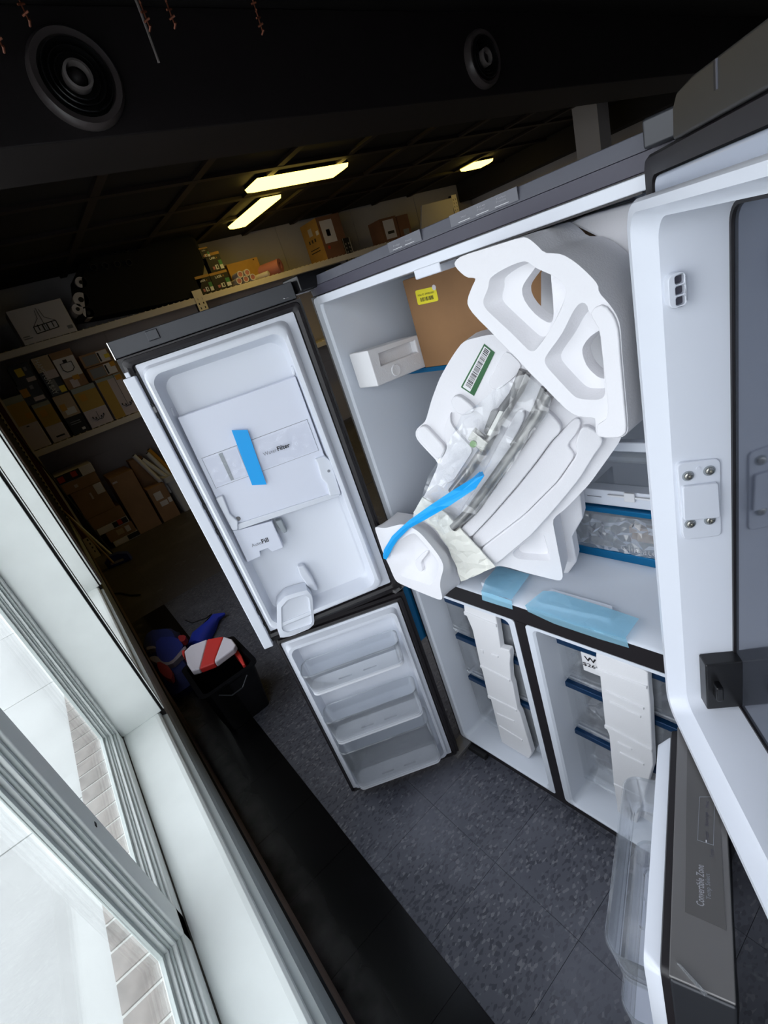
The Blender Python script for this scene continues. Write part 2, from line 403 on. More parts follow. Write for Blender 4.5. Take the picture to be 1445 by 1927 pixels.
# black tile strip at the foot of the window wall
tb = tile_mesh('btile', 'tile_black', .29)
for i in range(0, 18):
    o = bpy.data.objects.new('black_tile', tb); C.objects.link(o); o.parent = fl; o.location = Vector((T0X + i * .29, -.865, 0)) - floc
mk('ceiling', box(NB(), RM, XL - .2, XR + .2, -1.1, YB + .2, CZ, CZ + .1), 'ceil', structure=True)
wl = mk('wall_left', box(NB(), RM, XL - .1, XL, -1.1, YB + .1, 0, CZ), 'wallg', structure=True)
for j in range(6):   # panel seams of the block wall
    mk('panel', box(NB(), RM, XL, XL + .012, -.85 + j * 1.4, -.85 + (j + 1) * 1.4 - .012, .02, 1.0), 'wallg', wl)
    mk('panel', box(NB(), RM, XL, XL + .012, -.85 + j * 1.4, -.85 + (j + 1) * 1.4 - .012, 1.015, 2.3), 'wallg', wl)
    mk('panel', box(NB(), RM, XL, XL + .012, -.85 + j * 1.4, -.85 + (j + 1) * 1.4 - .012, 2.315, 2.99), 'wallb', wl)
mk('wall_back', box(NB(), RM, XL, XR, YB, YB + .1, 0, CZ), 'wallb', structure=True)
mk('wall_right', box(NB(), RM, XR, XR + .1, -1.1, YB, 0, CZ), 'dark', structure=True)
# window wall (y -1.10 .. -.87) with two openings
wf = NB(); FY = room_y(-.87)
prism(wf, FY, [(XL, 0), (XR, 0), (XR, CZ), (XL, CZ)], -.20, 0, holes=[[(BX0, .535), (BX1, .535), (BX1, WZ1), (BX0, WZ1)], [(WX0, .535), (WX1, .535), (WX1, WZ1), (WX0, WZ1)]])
wfr = mk('wall_front', wf, 'dark', structure=True)
# skin of the wall next to openings: white reveals
def reveal(x0, x1, idx):
    t = bpy.data.objects.new('window_%d' % idx, None); C.objects.link(t); t['kind'] = 'structure'; t.location = (x0, -1.0, .6); LOC[t.name] = Vector((x0, -1.0, .6))
    mk('sill_board', box(NB(), RM, x0, x1, -1.055, -.903, .56, .60), 'wpaint', t, .002)
    # nosing
    b = NB(); pr = [(-.905, .60), (-.893, .598), (-.886, .590), (-.885, .572), (-.905, .565)]
    F = Frame((0, 0, 0), (0, 1, 0), (0, 0, 1), (1, 0, 0)); prism(b, F, pr, x0 - .03, x1 + .03); mk('sill_nosing', b, 'wpaint', t, .0015)
    b = NB(); prism(b, F, [(-.905, .566), (-.886, .574), (-.868, .566), (-.8615, .540), (-.905, .54)], x0 - .03, x1 + .03); mk('sill_moulding', b, 'apron', t)
    mk('side_reveal', box(NB(), RM, x0 - .002, x0 + .012, -1.055, -.878, .60, WZ1), 'wpaint', t, .002)
    mk('side_reveal', box(NB(), RM, x1 - .012, x1 + .002, -1.055, -.878, .60, WZ1), 'wpaint', t, .002)
    mk('head_reveal', box(NB(), RM, x0, x1, -1.055, -.878, WZ1 - .012, WZ1), 'wpaint', t, .002)
    # frame: bottom rail, side stiles, mullions with glazing beads
    def member(a0, a1, z0, z1, nm):
        return mk(nm, box(NB(), RM, a0, a1, -1.075, -1.03, z0, z1), 'wpaint', t, .004)
    def beads(a0, a1):
        y0 = -1.078
        for k, (wd, dp, mt) in enumerate(((.010, .040, 'wgrey'), (.020, .032, 'wpaint'), (.026, .024, 'wgrey'), (.034, .018, 'wpaint'), (.048, .010, 'wgrey'))):
            z0 = .60 + .045; e = .0
            rect = lambda q: [(a0 + q, z0 + q), (a1 - q, z0 + q), (a1 - q, WZ1 - .05 - q), (a0 + q, WZ1 - .05 - q)]
            prev = [0, .010, .020, .026, .034][k]
            b = NB(); prism(b, room_y(y0), rect(prev), 0, dp, holes=[rect(wd)]); mk('glazing_bead', b, mt, t, .001)
        b = NB(); box(b, RM, a0 + .04, a1 - .04, y0 - .002, y0 + .002, .60 + .085, WZ1 - .09); mk('glass_pane', b, 'glass', t)
    member(x0 + .012, x1 - .012, .60, .645, 'bottom_rail'); member(x0 + .012, x1 - .012, WZ1 - .06, WZ1 - .012, 'top_rail')
    mk('caulk_line', box(NB(), RM, x0 + .012, x1 - .012, -1.032, -1.027, .6, .603), 'dirt', t)
    return t, member, beads
w1, member, beads = reveal(WX0, WX1, 1)
MX = [.225, 1.10, 1.975, 2.85]
ed = [WX0 + .012] + MX + [WX1 - .012]
member(WX0 + .012, WX0 + .035, .60, WZ1, 'stile')
for k, x in enumerate(MX): member(x - .04, x + .04, .60, WZ1 - .02, 'mullion')
for k in range(len(ed) - 1): beads(ed[k] + (.023 if k == 0 else .04), ed[k + 1] - (.04 if k < len(ed) - 2 else .0))
o = mk('weep_hole', box(NB(), RM, .216, .228, -1.0302, -1.0288, 1.005, 1.012), 'ink', w1)
w2, member, beads = reveal(BX0, BX1, 2)
member(-1.66, -1.60, .60, WZ1 - .02, 'mullion'); beads(BX0 + .02, -1.66); beads(-1.60, BX1 - .02)
mk('pier_cover', box(NB(), RM, BX1 - .005, WX0 + .005, -.8695, -.8665, .60, WZ1), 'wpaint', w1)
# apron and boards under the sill
mk('trim_1', box(NB(), RM, -5.2, XR, -.872, -.862, .283, .540), 'apron', structure=True, bevel=.002)
mk('trim_2', box(NB(), RM, -5.2, XR, -.872, -.855, .278, .292), 'ink', structure=True)
mk('baseboard_front', box(NB(), RM, -5.2, XR, -.872, -.856, .0, .279), 'brown', structure=True, bevel=.002)
mk('trim_3', box(NB(), RM, -2.50, -2.42, -.872, -.848, .60, 2.6), 'brown', structure=True, bevel=.008)
mk('trim_4', box(NB(), RM, -2.45, -2.40, -.872, -.860, .60, 2.6), 'wpaint', structure=True, bevel=.003)
# exterior: rowlock brick sill, pavement
ex = mk('pavement', box(NB(), RM, -14, 14, -16, -1.07, -.25, -.12), 'mortar', structure=True)
for i in range(-5, 5):
    for j in range(6):
        mk('paving_slab', box(NB(), RM, i * 1.5, i * 1.5 + 1.49, -2.6 - (j + 1) * 1.5 + .01 + 1.5, -2.6 - j * 1.5 + 1.5, -.12, -.10), 'concrete', ex)
bs = mk('brick_sill', box(NB(), RM, -2.6, 3.3, -1.215, -1.085, .30, .545), 'mortar', structure=True)
bw = .072; nb = int(5.8 / (bw + .010))
bme = None
for i in range(nb):
    x = -2.55 + i * (bw + .010)
    if bme is None:
        b = NB(); box(b, Frame((0, 0, 0), (1, 0, 0), (0, 1, 0), (0, 0, 1)), 0, bw, 0, .128, -.06, .004); bmesh.ops.recalc_face_normals(b, faces=b.faces)
        bme = bpy.data.meshes.new('brick'); b.to_mesh(bme); b.free(); bme.materials.append(M['brick'])
    o = bpy.data.objects.new('brick', bme); C.objects.link(o); o.parent = bs; o.location = Vector((x, -1.214, .545)) - LOC['brick_sill']
    if x > 2.2: break

# bulkhead with round registers
mk('bulkhead', box(NB(), RM, -1.50, -1.10, -.36, YB, 2.60, CZ), 'soffit', structure=True, bevel=.006)
BX = room_x(-1.10)
def register(cy, cz, r, label):
    t = thing('round_air_register', label, 'air vent', (-1.10, cy, cz - r))
    b = NB()
    loft(b, BX, [(circ(cy, cz, r, 48), 0), (circ(cy, cz, r, 48), .03), (circ(cy, cz, r * .93, 48), .045), (circ(cy, cz, r * .80, 48), .04), (circ(cy, cz, r * .76, 48), .004)]); mk('outer_rim', b, 'regrim', t, smooth=True)
    for k, q in enumerate((.66, .52, .40)):
        b = NB(); loft(b, BX, [(circ(cy, cz, r * q, 40), .012), (circ(cy, cz, r * (q + .07), 40), .05 - k * .004), (circ(cy, cz, r * (q + .05), 40), .052 - k * .004), (circ(cy, cz, r * (q - .02), 40), .014)]); mk('cone_ring', b, 'black', t, smooth=True)
    b = NB(); loft(b, BX, [(circ(cy, cz, r * .31, 32), .02), (circ(cy, cz, r * .31, 32), .055), (circ(cy, cz, r * .25, 32), .058), (circ(cy, cz, r * .22, 32), .03)]); mk('inner_ring', b, 'regring', t, smooth=True)
    b = NB(); loft(b, BX, [(circ(cy, cz, r * .21, 24), .02), (circ(cy, cz, r * .12, 24), .045), (circ(cy, cz, r * .05, 24), .05)], cap1=True); mk('damper_knob', b, 'soffit', t, smooth=True)
    b = NB(); loft(b, BX, [(circ(cy, cz, r * .9, 40), .002), (circ(cy, cz, r * .2, 40), .003)], cap1=True); mk('back_plate', b, 'blackcloth', t)
M['regrim'] = mat('dull_grey_rim', (.075, .062, .062), .35); M['regring'] = mat('pale_metal_ring', (.20, .175, .17), .3)
register(.0, 2.775, .155, 'round black air register with pale inner ring at the left end of the bulkhead')
register(2.30, 2.77, .14, 'dim round air register further right along the black bulkhead')
# ceiling battens (grid) beyond the bulkhead
for k, (x, nm) in enumerate(((-2.35, 0), (-3.0, 0), (-3.65, 0), (-4.3, 0), (-4.95, 0))):
    mk('ceiling_batten', box(NB(), RM, x - .03, x + .03, -.85, YB, CZ - .03, CZ), 'batten', structure=True) if 0 else None
M['batten'] = mat('dark_brown_batten', (.016, .008, .006), .6)
cg = bpy.data.objects.new('trim_ceiling_grid', None); C.objects.link(cg); cg['kind'] = 'structure'; LOC[cg.name] = Vector((0, 0, 0))
for x in (-2.4, -3.2, -4.0, -4.8): mk('batten', box(NB(), RM, x - .035, x + .035, -.85, YB, CZ - .03, CZ - .001), 'batten', cg)
for k in range(9): mk('batten', box(NB(), RM, XL, -1.5, -.4 + k * .8, -.33 + k * .8, CZ - .028, CZ - .002), 'batten', cg)
# column
mk('trim_5', box(NB(), RM, XL, XR, 7.25, YB, 2.70, CZ), 'dark', structure=True)
mk('trim_column', box(NB(), RM, -2.77, -2.46, 6.0, 6.25, 0, CZ - .04), 'wallb', structure=True)
# ceiling light fixtures
def fixture(x0, x1, y0, y1, label):
    t = thing('ceiling_light', label, 'ceiling light', ((x0 + x1) / 2, (y0 + y1) / 2, CZ - .07))
    mk('housing', box(NB(), RM, x0, x1, y0, y1, CZ - .03, CZ - .001), 'black', t)
    b = NB(); F = room_z(CZ - .03, -1)
    r = lambda q: [(x0 + q, y0 + q), (x1 - q, y0 + q), (x1 - q, y1 - q), (x0 + q, y1 - q)]
    loft(b, F, [(r(.0), 0), (r(.01), .03), (r(.05), .045)], cap1=True); mk('diffuser', b, 'lamp', t)
fixture(-3.68, -3.38, 1.90, 2.96, 'long lit ceiling light panel right of the shorter one, above the shelves')
fixture(-5.10, -4.09, 2.27, 2.52, 'lit ceiling light panel slanting down left, below the longer one')
fixture(-4.68, -4.40, 6.05, 6.50, 'small distant lit ceiling light nearest the beige column')
# hanging chains near the top edge
def chain(u, v, z, n, label):
    F = room_z(z); a, b = F.at(u, v); t = thing('hanging_chain', label, 'chain', (a, b, z), 'twisted chains under the dark ceiling')
    bm = NB()
    for k in range(n):
        zz = z + k * .018; an = k * .9
        d = Vector((math.cos(an), math.sin(an), 0)) * .009
        c0 = Vector((a, b, zz)); tube(bm, [c0 - d, c0 + d + Vector((0, 0, .004))], .003, 5)
    o = mk('chain_links', bm, 'bronze', t); tube_b = NB(); tube(tube_b, [(a, b, z), (a, b, z + n * .018)], .0022, 5); mk('wire', tube_b, 'bronze', t)
M['bronze'] = mat('dark_bronze', (.16, .045, .02), .5, metal=.5)
chain(8, 95, 2.55, 20, 'dark bronze twisted chain at the very left of the ceiling'); chain(57, 45, 2.6, 14, 'dark bronze twisted chain second from the left')
chain(283, 55, 2.6, 14, 'dark bronze twisted chain above the silver hanging strip'); chain(330, 50, 2.6, 14, 'dark bronze twisted chain just right of the silver strip'); chain(495, 62, 2.6, 16, 'dark bronze twisted chain nearest the picture middle')
F = room_z(2.62); a, b_ = F.at(290, 95)
o = mk('hanging_strip', tube(NB(), [(a - .0, b_, 2.59), (a + .01, b_, 2.70), (a + .01, b_, 2.999)], .004, 6), 'regring'); tag(o, 'thin silver strip hanging below a chain under the dark ceiling', 'strip')

# ================================================================== SHELVING on the left wall
SX = -5.25
FS = room_x(SX)
rk = thing('storage_rack', 'cream steel storage rack with perforated posts along the left wall', 'shelving', (SX, 2.0, 0))
Y0R, Y1R = -.84, 7.3
def beam(z0, z1): mk('shelf_beam', box(NB(), RM, SX - .03, SX + .02, Y0R, Y1R, z0, z1), 'rack', rk, .004)
beam(1.285, 1.350); beam(2.275, 2.345)
mk('shelf_deck', box(NB(), RM, XL + .02, SX - .03, Y0R, Y1R, 1.330, 1.345), 'rack', rk); mk('shelf_deck', box(NB(), RM, XL + .02, SX - .03, Y0R, Y1R, 2.325, 2.340), 'rack', rk)
b = NB()
for k in range(110):   # wire deck fingers seen along the front edges
    for z in (1.352, 2.347): box(b, RM, SX - .05, SX + .012, Y0R + .04 + k * .07, Y0R + .052 + k * .07, z - .004, z + .006)
o = mk('wire_deck', b, 'rack', rk); o['kind'] = 'stuff'
def post(y, z1):
    bm = NB(); holes = []; z = .08
    while z < z1 - .06:
        for q in (-.028, .028): holes.append([(y + q - .007, z - .012), (y + q + .007, z - .012), (y + q + .007, z + .012), (y + q - .007, z + .012)])
        z += .052
    prism(bm, room_x(SX + .022), [(y - .06, 0), (y + .06, 0), (y + .06, z1), (y - .06, z1)], 0, .004, holes=holes); 
    mk('perforated_post', bm, 'rack', rk); mk('post_channel', box(NB(), RM, SX - .045, SX + .016, y - .058, y + .058, 0, z1), 'ink', rk)
post(-.84, 2.6); post(1.62, 2.42); post(4.02, 2.55); post(6.4, 2.75)

def carton(name, label, cat, tl, tr, bl, br, f, m, fr=FS, depth=.45, prints=(), zb=None, group=None, texts=()):
    q = [fr.at(*f(*p)) for p in (tl, tr, br, bl)]
    y0 = (q[0][0] + q[3][0]) / 2; y1 = (q[1][0] + q[2][0]) / 2; z0 = (q[3][1] + q[2][1]) / 2; z1 = (q[0][1] + q[1][1]) / 2
    if zb is not None: z1 += zb - z0; z0 = zb
    y0, y1 = min(y0, y1) + .002, max(y0, y1) - .002
    t = thing(name, label, cat, fr.w((y0 + y1) / 2, z0, 0), group)
    mk('body', box(NB(), fr, y0, y1, z0, z1, -depth, 0), m, t, .004)
    W, H = y1 - y0, z1 - z0
    for k, (a0, a1, b0, b1, pm, nm) in enumerate(prints):
        mk(nm, box(NB(), fr, y0 + a0 * W, y0 + a1 * W, z0 + b0 * H, z0 + b1 * H, .0003, .0015 + .0006 * k), pm, t)
    for (s, a0, b0, a1, b1, tm_) in texts:
        text(fr, s, (y0 + a0 * W, z0 + b0 * H), (y0 + a1 * W, z0 + b1 * H), .003, tm_, t)
    return t, (y0, y1, z0, z1)
LZ = 1.358; G1 = None
# lower row on the lower shelf
_, r1 = carton('light_fixture_box', 'ochre and lilac box at the left end of the lower shelf, beside the post', 'box', (15, 650), (185, 590), (290, 1160), (480, 1080), ZS, 'lilac', zb=LZ, prints=((0, 1, .88, 1, 'teal', 'grey_print'), (0, 1, .48, .88, 'ochre', 'ochre_print'), (.62, .92, .56, .66, 'orange', 'price_sticker'), (.35, .5, .43, .45, 'ink', 'lamp_picture')))
_, r2 = carton('light_fixture_box', 'ochre topped box second from the left in the bottom row of the lower shelf', 'box', (285, 700), (445, 645), (495, 1075), (670, 1005), ZS, 'lilac', zb=LZ, prints=((0, 1, .9, 1, 'teal', 'grey_print'), (0, 1, .42, .9, 'ochre', 'ochre_print'), (.2, .55, .66, .82, 'orange', 'price_sticker'), (.3, .8, .1, .14, 'ink', 'lamp_picture')))
_, r3 = carton('lamp_shade_box', 'half beige half black box in the bottom row of the lower shelf', 'box', (490, 620), (650, 570), (690, 1000), (860, 930), ZS, 'ink', zb=LZ, prints=((0, 1, .45, 1, 'beige', 'beige_print'), (.25, .85, .5, .66, 'white', 'shade_picture'), (.1, .42, .62, .78, 'orange', 'price_sticker'), (.6, .8, .06, .12, 'white', 'small_label'), (.15, .75, .3, .32, 'grey', 'print_line'), (.15, .75, .25, .27, 'grey', 'print_line')))
_, r4 = carton('light_fixture_box', 'wide ochre and lilac box with chandelier picture on the lower shelf', 'box', (660, 545), (885, 480), (870, 930), (1090, 845), ZS, 'lilac', zb=LZ, prints=((0, 1, .88, 1, 'teal', 'grey_print'), (0, 1, .42, .88, 'ochre', 'ochre_print'), (0, 1, .415, .425, 'white', 'print_line'), (.18, .45, .66, .82, 'orange', 'price_sticker')))
_, r5 = carton('chandelier_box', 'tall box with hanging lamp picture at the right end of the lower shelf', 'box', (910, 465), (1155, 400), (1105, 850), (1350, 770), ZS, 'lilac', zb=LZ, prints=((0, .42, 0, .93, 'ochre', 'ochre_print'), (0, 1, .93, 1, 'teal', 'grey_print'), (.75, .98, .85, .97, 'orange', 'price_sticker')))
def lamp_pic(par, y, z, s, arms, m='ink'):
    b = NB(); F = room_x(SX + .0065)
    tube(b, [F.w(y, z), F.w(y, z + s)], .0022, 5)
    for k in arms:
        tube(b, [F.w(y, z), F.w(y + k * .5, z - abs(k) * .1), F.w(y + k, z + abs(k) * .45)], .0028, 5)
        tube(b, [F.w(y + k, z + abs(k) * .45), F.w(y + k, z + abs(k) * .45 + .02)], .006, 6)
    return mk('lamp_picture', b, m, par)
lamp_pic(_, r5[0] + (r5[1] - r5[0]) * .70, r5[2] + .10, .38, (-.055, -.02, .03, .055))
t4 = [o for o in C.objects if o.name.startswith('light_fixture_box')][-1]
lamp_pic(t4, (r4[0] + r4[1]) / 2, r4[2] + .07, .09, (-.06, -.03, .03, .06))
# upper row on the lower shelf
zt1 = r1[3] + .004
zu = max(r2[3], r1[3])
carton('dimmer_box', 'lower of two stacked black boxes with price stickers above the ochre boxes', 'box', (130, 515), (320, 440), (230, 700), (440, 640), ZS, 'black', zb=r2[3] + .002, prints=((.05, .4, .4, .8, 'orange', 'price_sticker'), (.55, .72, .68, .86, 'grey', 'round_print'), (.45, .95, .1, .3, 'lilac', 'bulb_picture')))
carton('dimmer_box', 'upper of two stacked black boxes with price stickers under the top shelf', 'box', (45, 330), (235, 240), (130, 515), (320, 440), ZS, 'black', zb=r2[3] + .212, prints=((.25, .6, .4, .8, 'yellowd', 'price_sticker'), (.68, .82, .6, .8, 'grey', 'round_print'), (.55, .98, .05, .26, 'lilac', 'bulb_picture'))) if 'yellowd' in M else None
M['yellowd'] = mat('dull_yellow_sticker', (.80, .62, .06), .6)
carton('dimmer_box', 'upper of two stacked black boxes with price stickers under the top shelf', 'box', (45, 330), (235, 240), (130, 515), (320, 440), ZS, 'black', zb=r2[3] + .212, prints=((.25, .6, .4, .8, 'yellowd', 'price_sticker'), (.68, .82, .6, .8, 'grey', 'round_print'), (.55, .98, .05, .26, 'lilac', 'bulb_picture')))
tb_, rb = carton('ceiling_fan_box', 'black and brown box with vertical white lettering under the top shelf', 'box', (270, 230), (425, 180), (470, 610), (640, 560), ZS, 'black', zb=r3[3] + .002, prints=((.0, 1, .62, .98, 'beige', 'brown_print'), (.25, 1, .42, .62, 'lilac', 'glass_picture'), (.3, .62, .1, .4, 'grey', 'fan_picture'), (.62, .98, .04, .2, 'yellowd', 'price_sticker')))
text(room_x(SX), 'HAMPTON BAY', (rb[0] + .02, rb[3] - .03), (rb[0] + .02, rb[2] + .02), .006, 'white', tb_, height=.05)
tb_, rb = carton('pendant_light_box', 'brown box with white picture label of a glass pendant lamp', 'box', (430, 185), (645, 125), (640, 540), (840, 470), ZS, 'cardd', zb=r4[3] + .002, prints=((.02, .98, .30, .82, 'lilac2', 'white_label'), (.25, .6, .02, .24, 'lilac', 'picture'), (.45, .75, .2, .32, 'orange', 'price_sticker'))) if 'lilac2' in M else (None, None)
M['lilac2'] = mat('pale_label', (.75, .72, .76), .6)
tb_, rb = carton('pendant_light_box', 'brown box with white picture label of a glass pendant lamp', 'box', (430, 185), (645, 125), (640, 540), (840, 470), ZS, 'cardd', zb=r4[3] + .002, prints=((.02, .98, .30, .82, 'lilac2', 'white_label'), (.25, .6, .02, .24, 'lilac', 'picture'), (.45, .75, .2, .32, 'orange', 'price_sticker')))
b = NB(); F = room_x(SX + .005); yc, zc = (rb[0] + rb[1]) / 2, rb[2] + (rb[3] - rb[2]) * .56
prism(b, F, [(yc - .06, zc + .05), (yc + .06, zc + .05), (yc + .06, zc - .02), (yc + .03, zc - .05), (yc - .03, zc - .05), (yc - .06, zc - .02)], 0, .002, holes=[[(yc - .053, zc + .044), (yc + .053, zc + .044), (yc + .053, zc - .017), (yc + .027, zc - .043), (yc - .027, zc - .043), (yc - .053, zc - .017)]])
mk('lamp_picture', b, 'ink', tb_); mk('lamp_picture', box(NB(), F, yc - .02, yc + .02, zc + .05, zc + .08, 0, .002), 'ink', tb_)
pr = ((.08, .55, .12, .85, 'grey', 'room_picture'), (.58, .95, .08, .95, 'lilac2', 'pale_print'), (.60, .66, .15, .85, 'ink', 'curve_print'))
carton('vanity_light_box', 'lower of two flat brown boxes beside the dark fridge door, on the tall box', 'box', (815, 350), (1105, 275), (875, 465), (1150, 400), ZS, 'cardd', zb=r5[3] + .002, prints=pr + ((.8, .98, .6, .98, 'orange', 'price_sticker'),))
carton('vanity_light_box', 'upper of two flat brown boxes beside the dark fridge door, on the tall box', 'box', (735, 210), (1020, 150), (795, 345), (1075, 260), ZS, 'cardd', zb=r5[3] + .145, prints=pr + ((.8, .98, .3, .6, 'yellowd', 'price_sticker'),))
# floor boxes
def fbox(label, tl, tr, bl, br, m='cardd', zb=None, prints=(), name='cardboard_box', depth=.5, dx=0):
    return carton(name, label, 'box', tl, tr, bl, br, ZL, m, fr=room_x(SX - .01 + dx), zb=zb, prints=prints, depth=depth)
z = 0
st = [('small white and black box at the bottom of the stack on the floor', (940, 1470), (1150, 1340), (985, 1490), (1190, 1380), 'lilac2', ((.55, 1, .1, .9, 'ink', 'black_print'),), .075),
      ('brown box with two shipping labels, second from the bottom of the floor stack', (830, 1370), (1090, 1240), (930, 1430), (1150, 1330), 'cardd', ((.35, .6, .3, .8, 'beige', 'shipping_label'), (.68, .85, .25, .8, 'lilac2', 'shipping_label')), .135),
      ('flat white box with red and black print, third from the bottom of the floor stack', (790, 1300), (1045, 1190), (830, 1360), (1080, 1240), 'lilac2', ((.5, .98, .12, .9, 'ink', 'black_print'), (.66, .8, .2, .95, 'redt', 'red_sticker')), .085),
      ('flat plain brown box in the middle of the floor stack', (710, 1220), (990, 1110), (770, 1300), (1050, 1190), 'cardd', (), .150),
      ('large brown box with a white label in the floor stack', (570, 1000), (840, 890), (710, 1220), (960, 1110), 'cardd', ((.72, .98, .62, .98, 'lilac2', 'white_label'), (.5, .56, .55, .78, 'lilac', 'tape_piece')), .345),
      ('flat brown box near the top of the floor stack', (490, 930), (780, 820), (540, 1005), (830, 890), 'cardd', ((.3, .4, .3, .6, 'lilac', 'scuff'),), .125),
      ('white box with black and red print on top of the floor stack', (450, 870), (760, 745), (480, 930), (790, 810), 'lilac2', ((0, .65, .05, .95, 'ink', 'black_print'), (.04, .2, .2, .8, 'redt', 'red_print'), (.4, .55, .3, .85, 'redt', 'red_print')), .11)]
for i, (lb, tl, tr, bl, br, mm, prn, hh) in enumerate(st):
    q0 = FS.at(*ZL(*bl)); q1 = FS.at(*ZL(*br)); y0, y1 = q0[0], q1[0]
    t = thing('cardboard_box', lb, 'box', (SX, (y0 + y1) / 2, z)); mk('body', box(NB(), FS, y0, y1, z, z + hh - .003, -.5, 0), mm, t, .004)
    for k, (a0, a1, b0, b1, pm, nm) in enumerate(prn): mk(nm, box(NB(), FS, y0 + a0 * (y1 - y0), y0 + a1 * (y1 - y0), z + b0 * hh, z + b1 * hh, .0003, .0015 + .0006 * k), pm, t)
    z += hh
fbox('tall plain brown box standing on the floor right of the box stack', (890, 910), (1110, 830), (1210, 1370), (1370, 1270), zb=0, name='tall_cardboard_box', prints=((.05, .25, .9, .93, 'lilac', 'tape_piece'),))
fbox('small brown box behind the labelled carton on the floor', (1120, 840), (1200, 820), (1220, 990), (1275, 970), zb=.0, dx=-.30, name='narrow_cardboard_box', depth=.25) if 0 else None
t, rr = fbox('brown box with three white labels on the floor beside the white bin', (1230, 1000), (1385, 930), (1390, 1270), (1520, 1200), zb=0, prints=((.2, .62, .62, .84, 'lilac2', 'white_label'), (.3, .72, .42, .56, 'lilac2', 'white_label'), (.78, .98, .44, .58, 'lilac2', 'white_label')), depth=.25)
o = mk('cardboard_box', box(NB(), RM, SX - .50, SX - .32, .03, .20, 0, .82), 'cardd', bevel=.004); tag(o, 'narrow brown box standing behind the box with three white labels', 'box')
# white bin with rolls
bt = thing('white_bin', 'white open bin on the floor left of the fridge door, full of paper rolls', 'bin', (SX - .2, .5, 0))
b = NB(); loft(b, RM, [(rrect(SX - .42, SX - .02, .30, .95, .03), .0), (rrect(SX - .45, SX + .0, .27, .98, .03), .50), (rrect(SX - .43, SX - .02, .29, .96, .03), .50), (rrect(SX - .40, SX - .04, .32, .93, .03), .02)], cap0=True, cap1=True); mk('bin_shell', b, 'rack2', bt) if 'rack2' in M else b.free()
M['rack2'] = mat('grey_white_plastic', (.62, .62, .64), .5)
b = NB(); loft(b, RM, [(rrect(SX - .42, SX - .02, .30, .95, .03), .0), (rrect(SX - .45, SX + .0, .27, .98, .03), .50), (rrect(SX - .43, SX - .02, .29, .96, .03), .50), (rrect(SX - .40, SX - .04, .32, .93, .03), .02)], cap0=True, cap1=True); mk('bin_shell', b, 'rack2', bt)
mk('bin_lip', prism(NB(), room_z(.50), rrect(SX - .47, SX + .02, .25, 1.0, .03), -.06, .012, holes=[rrect(SX - .43, SX - .02, .29, .96, .03)]), 'rack2', bt)
FR_ = room_x(SX - .12)
for k, (p, q, lb) in enumerate((((1125, 705), (1330, 900), 'leftmost white paper roll leaning in the white bin'), ((1205, 740), (1390, 870), 'second white paper roll from the left in the white bin'), ((1255, 690), (1420, 850), 'third white paper roll from the left in the white bin'), ((1275, 660), (1450, 830), 'orange edged paper roll at the right in the white bin'))):
    a = FR_.at(*ZL(*p)); c = FR_.at(*ZL(*q)); t = thing('paper_roll', lb, 'paper roll', FR_.w(c[0], c[1] - .1, -k * .04)); A = FR_.w(a[0], a[1], -k * .05); B = FR_.w(c[0] + (c[0] - a[0]) * .6, c[1] + (c[1] - a[1]) * .6, -k * .05 - .02)
    mk('sheet', tube(NB(), [A, B], .028, 14), 'orange' if k == 3 else 'white', t, smooth=True); d = (B - A).normalized(); mk('end_cap', tube(NB(), [A - d * .004, A - d * .0005], .018, 12), 'ink', t)
# top shelf items
TZ = 2.352
Z3 = lambda a, b: (a / 3.2125, 500 + b / 3.2125)
FT = room_x(SX + .0)
tb_, rb = carton('lantern_light_box', 'white box with a black lantern picture at the left end of the top shelf', 'box', (0, 190), (325, 120), (85, 410), (430, 320), Z3, 'whitebox', zb=TZ) if 'whitebox' in M else (None, None)
M['whitebox'] = mat('pale_box_board', (.66, .62, .65), .6)
tb_, rb = carton('lantern_light_box', 'white box with a black lantern picture at the left end of the top shelf', 'box', (0, 190), (325, 120), (85, 410), (430, 320), Z3, 'whitebox', zb=TZ, prints=((.86, .96, .12, .22, 'grey', 'barcode'), (.04, .16, .2, .23, 'grey', 'print_line'), (.04, .2, .14, .17, 'grey', 'print_line')))
F = room_x(SX + .0035); b = NB(); W = rb[1] - rb[0]; H = rb[3] - rb[2]; pt = lambda a, c: (rb[0] + a * W, rb[2] + c * H)
def lines(segs, r):
    for s in segs:
        for p, q in zip(s, s[1:]): tube(b, [F.w(*pt(*p)), F.w(*pt(*q))], r, 5)
lines([[(.30, .22), (.30, .42), (.72, .45), (.72, .25), (.30, .22)], [(.38, .28), (.38, .46)], [(.64, .28), (.64, .46)]], .0045); lines([[(.30, .42), (.44, .62), (.46, .85)], [(.72, .45), (.56, .62), (.54, .85)], [(.5, .9), (.5, .25)]], .0022)
lines([[(.46, .25), (.46, .42)], [(.54, .25), (.54, .42)]], .006); mk('lantern_picture', b, 'ink', tb_)
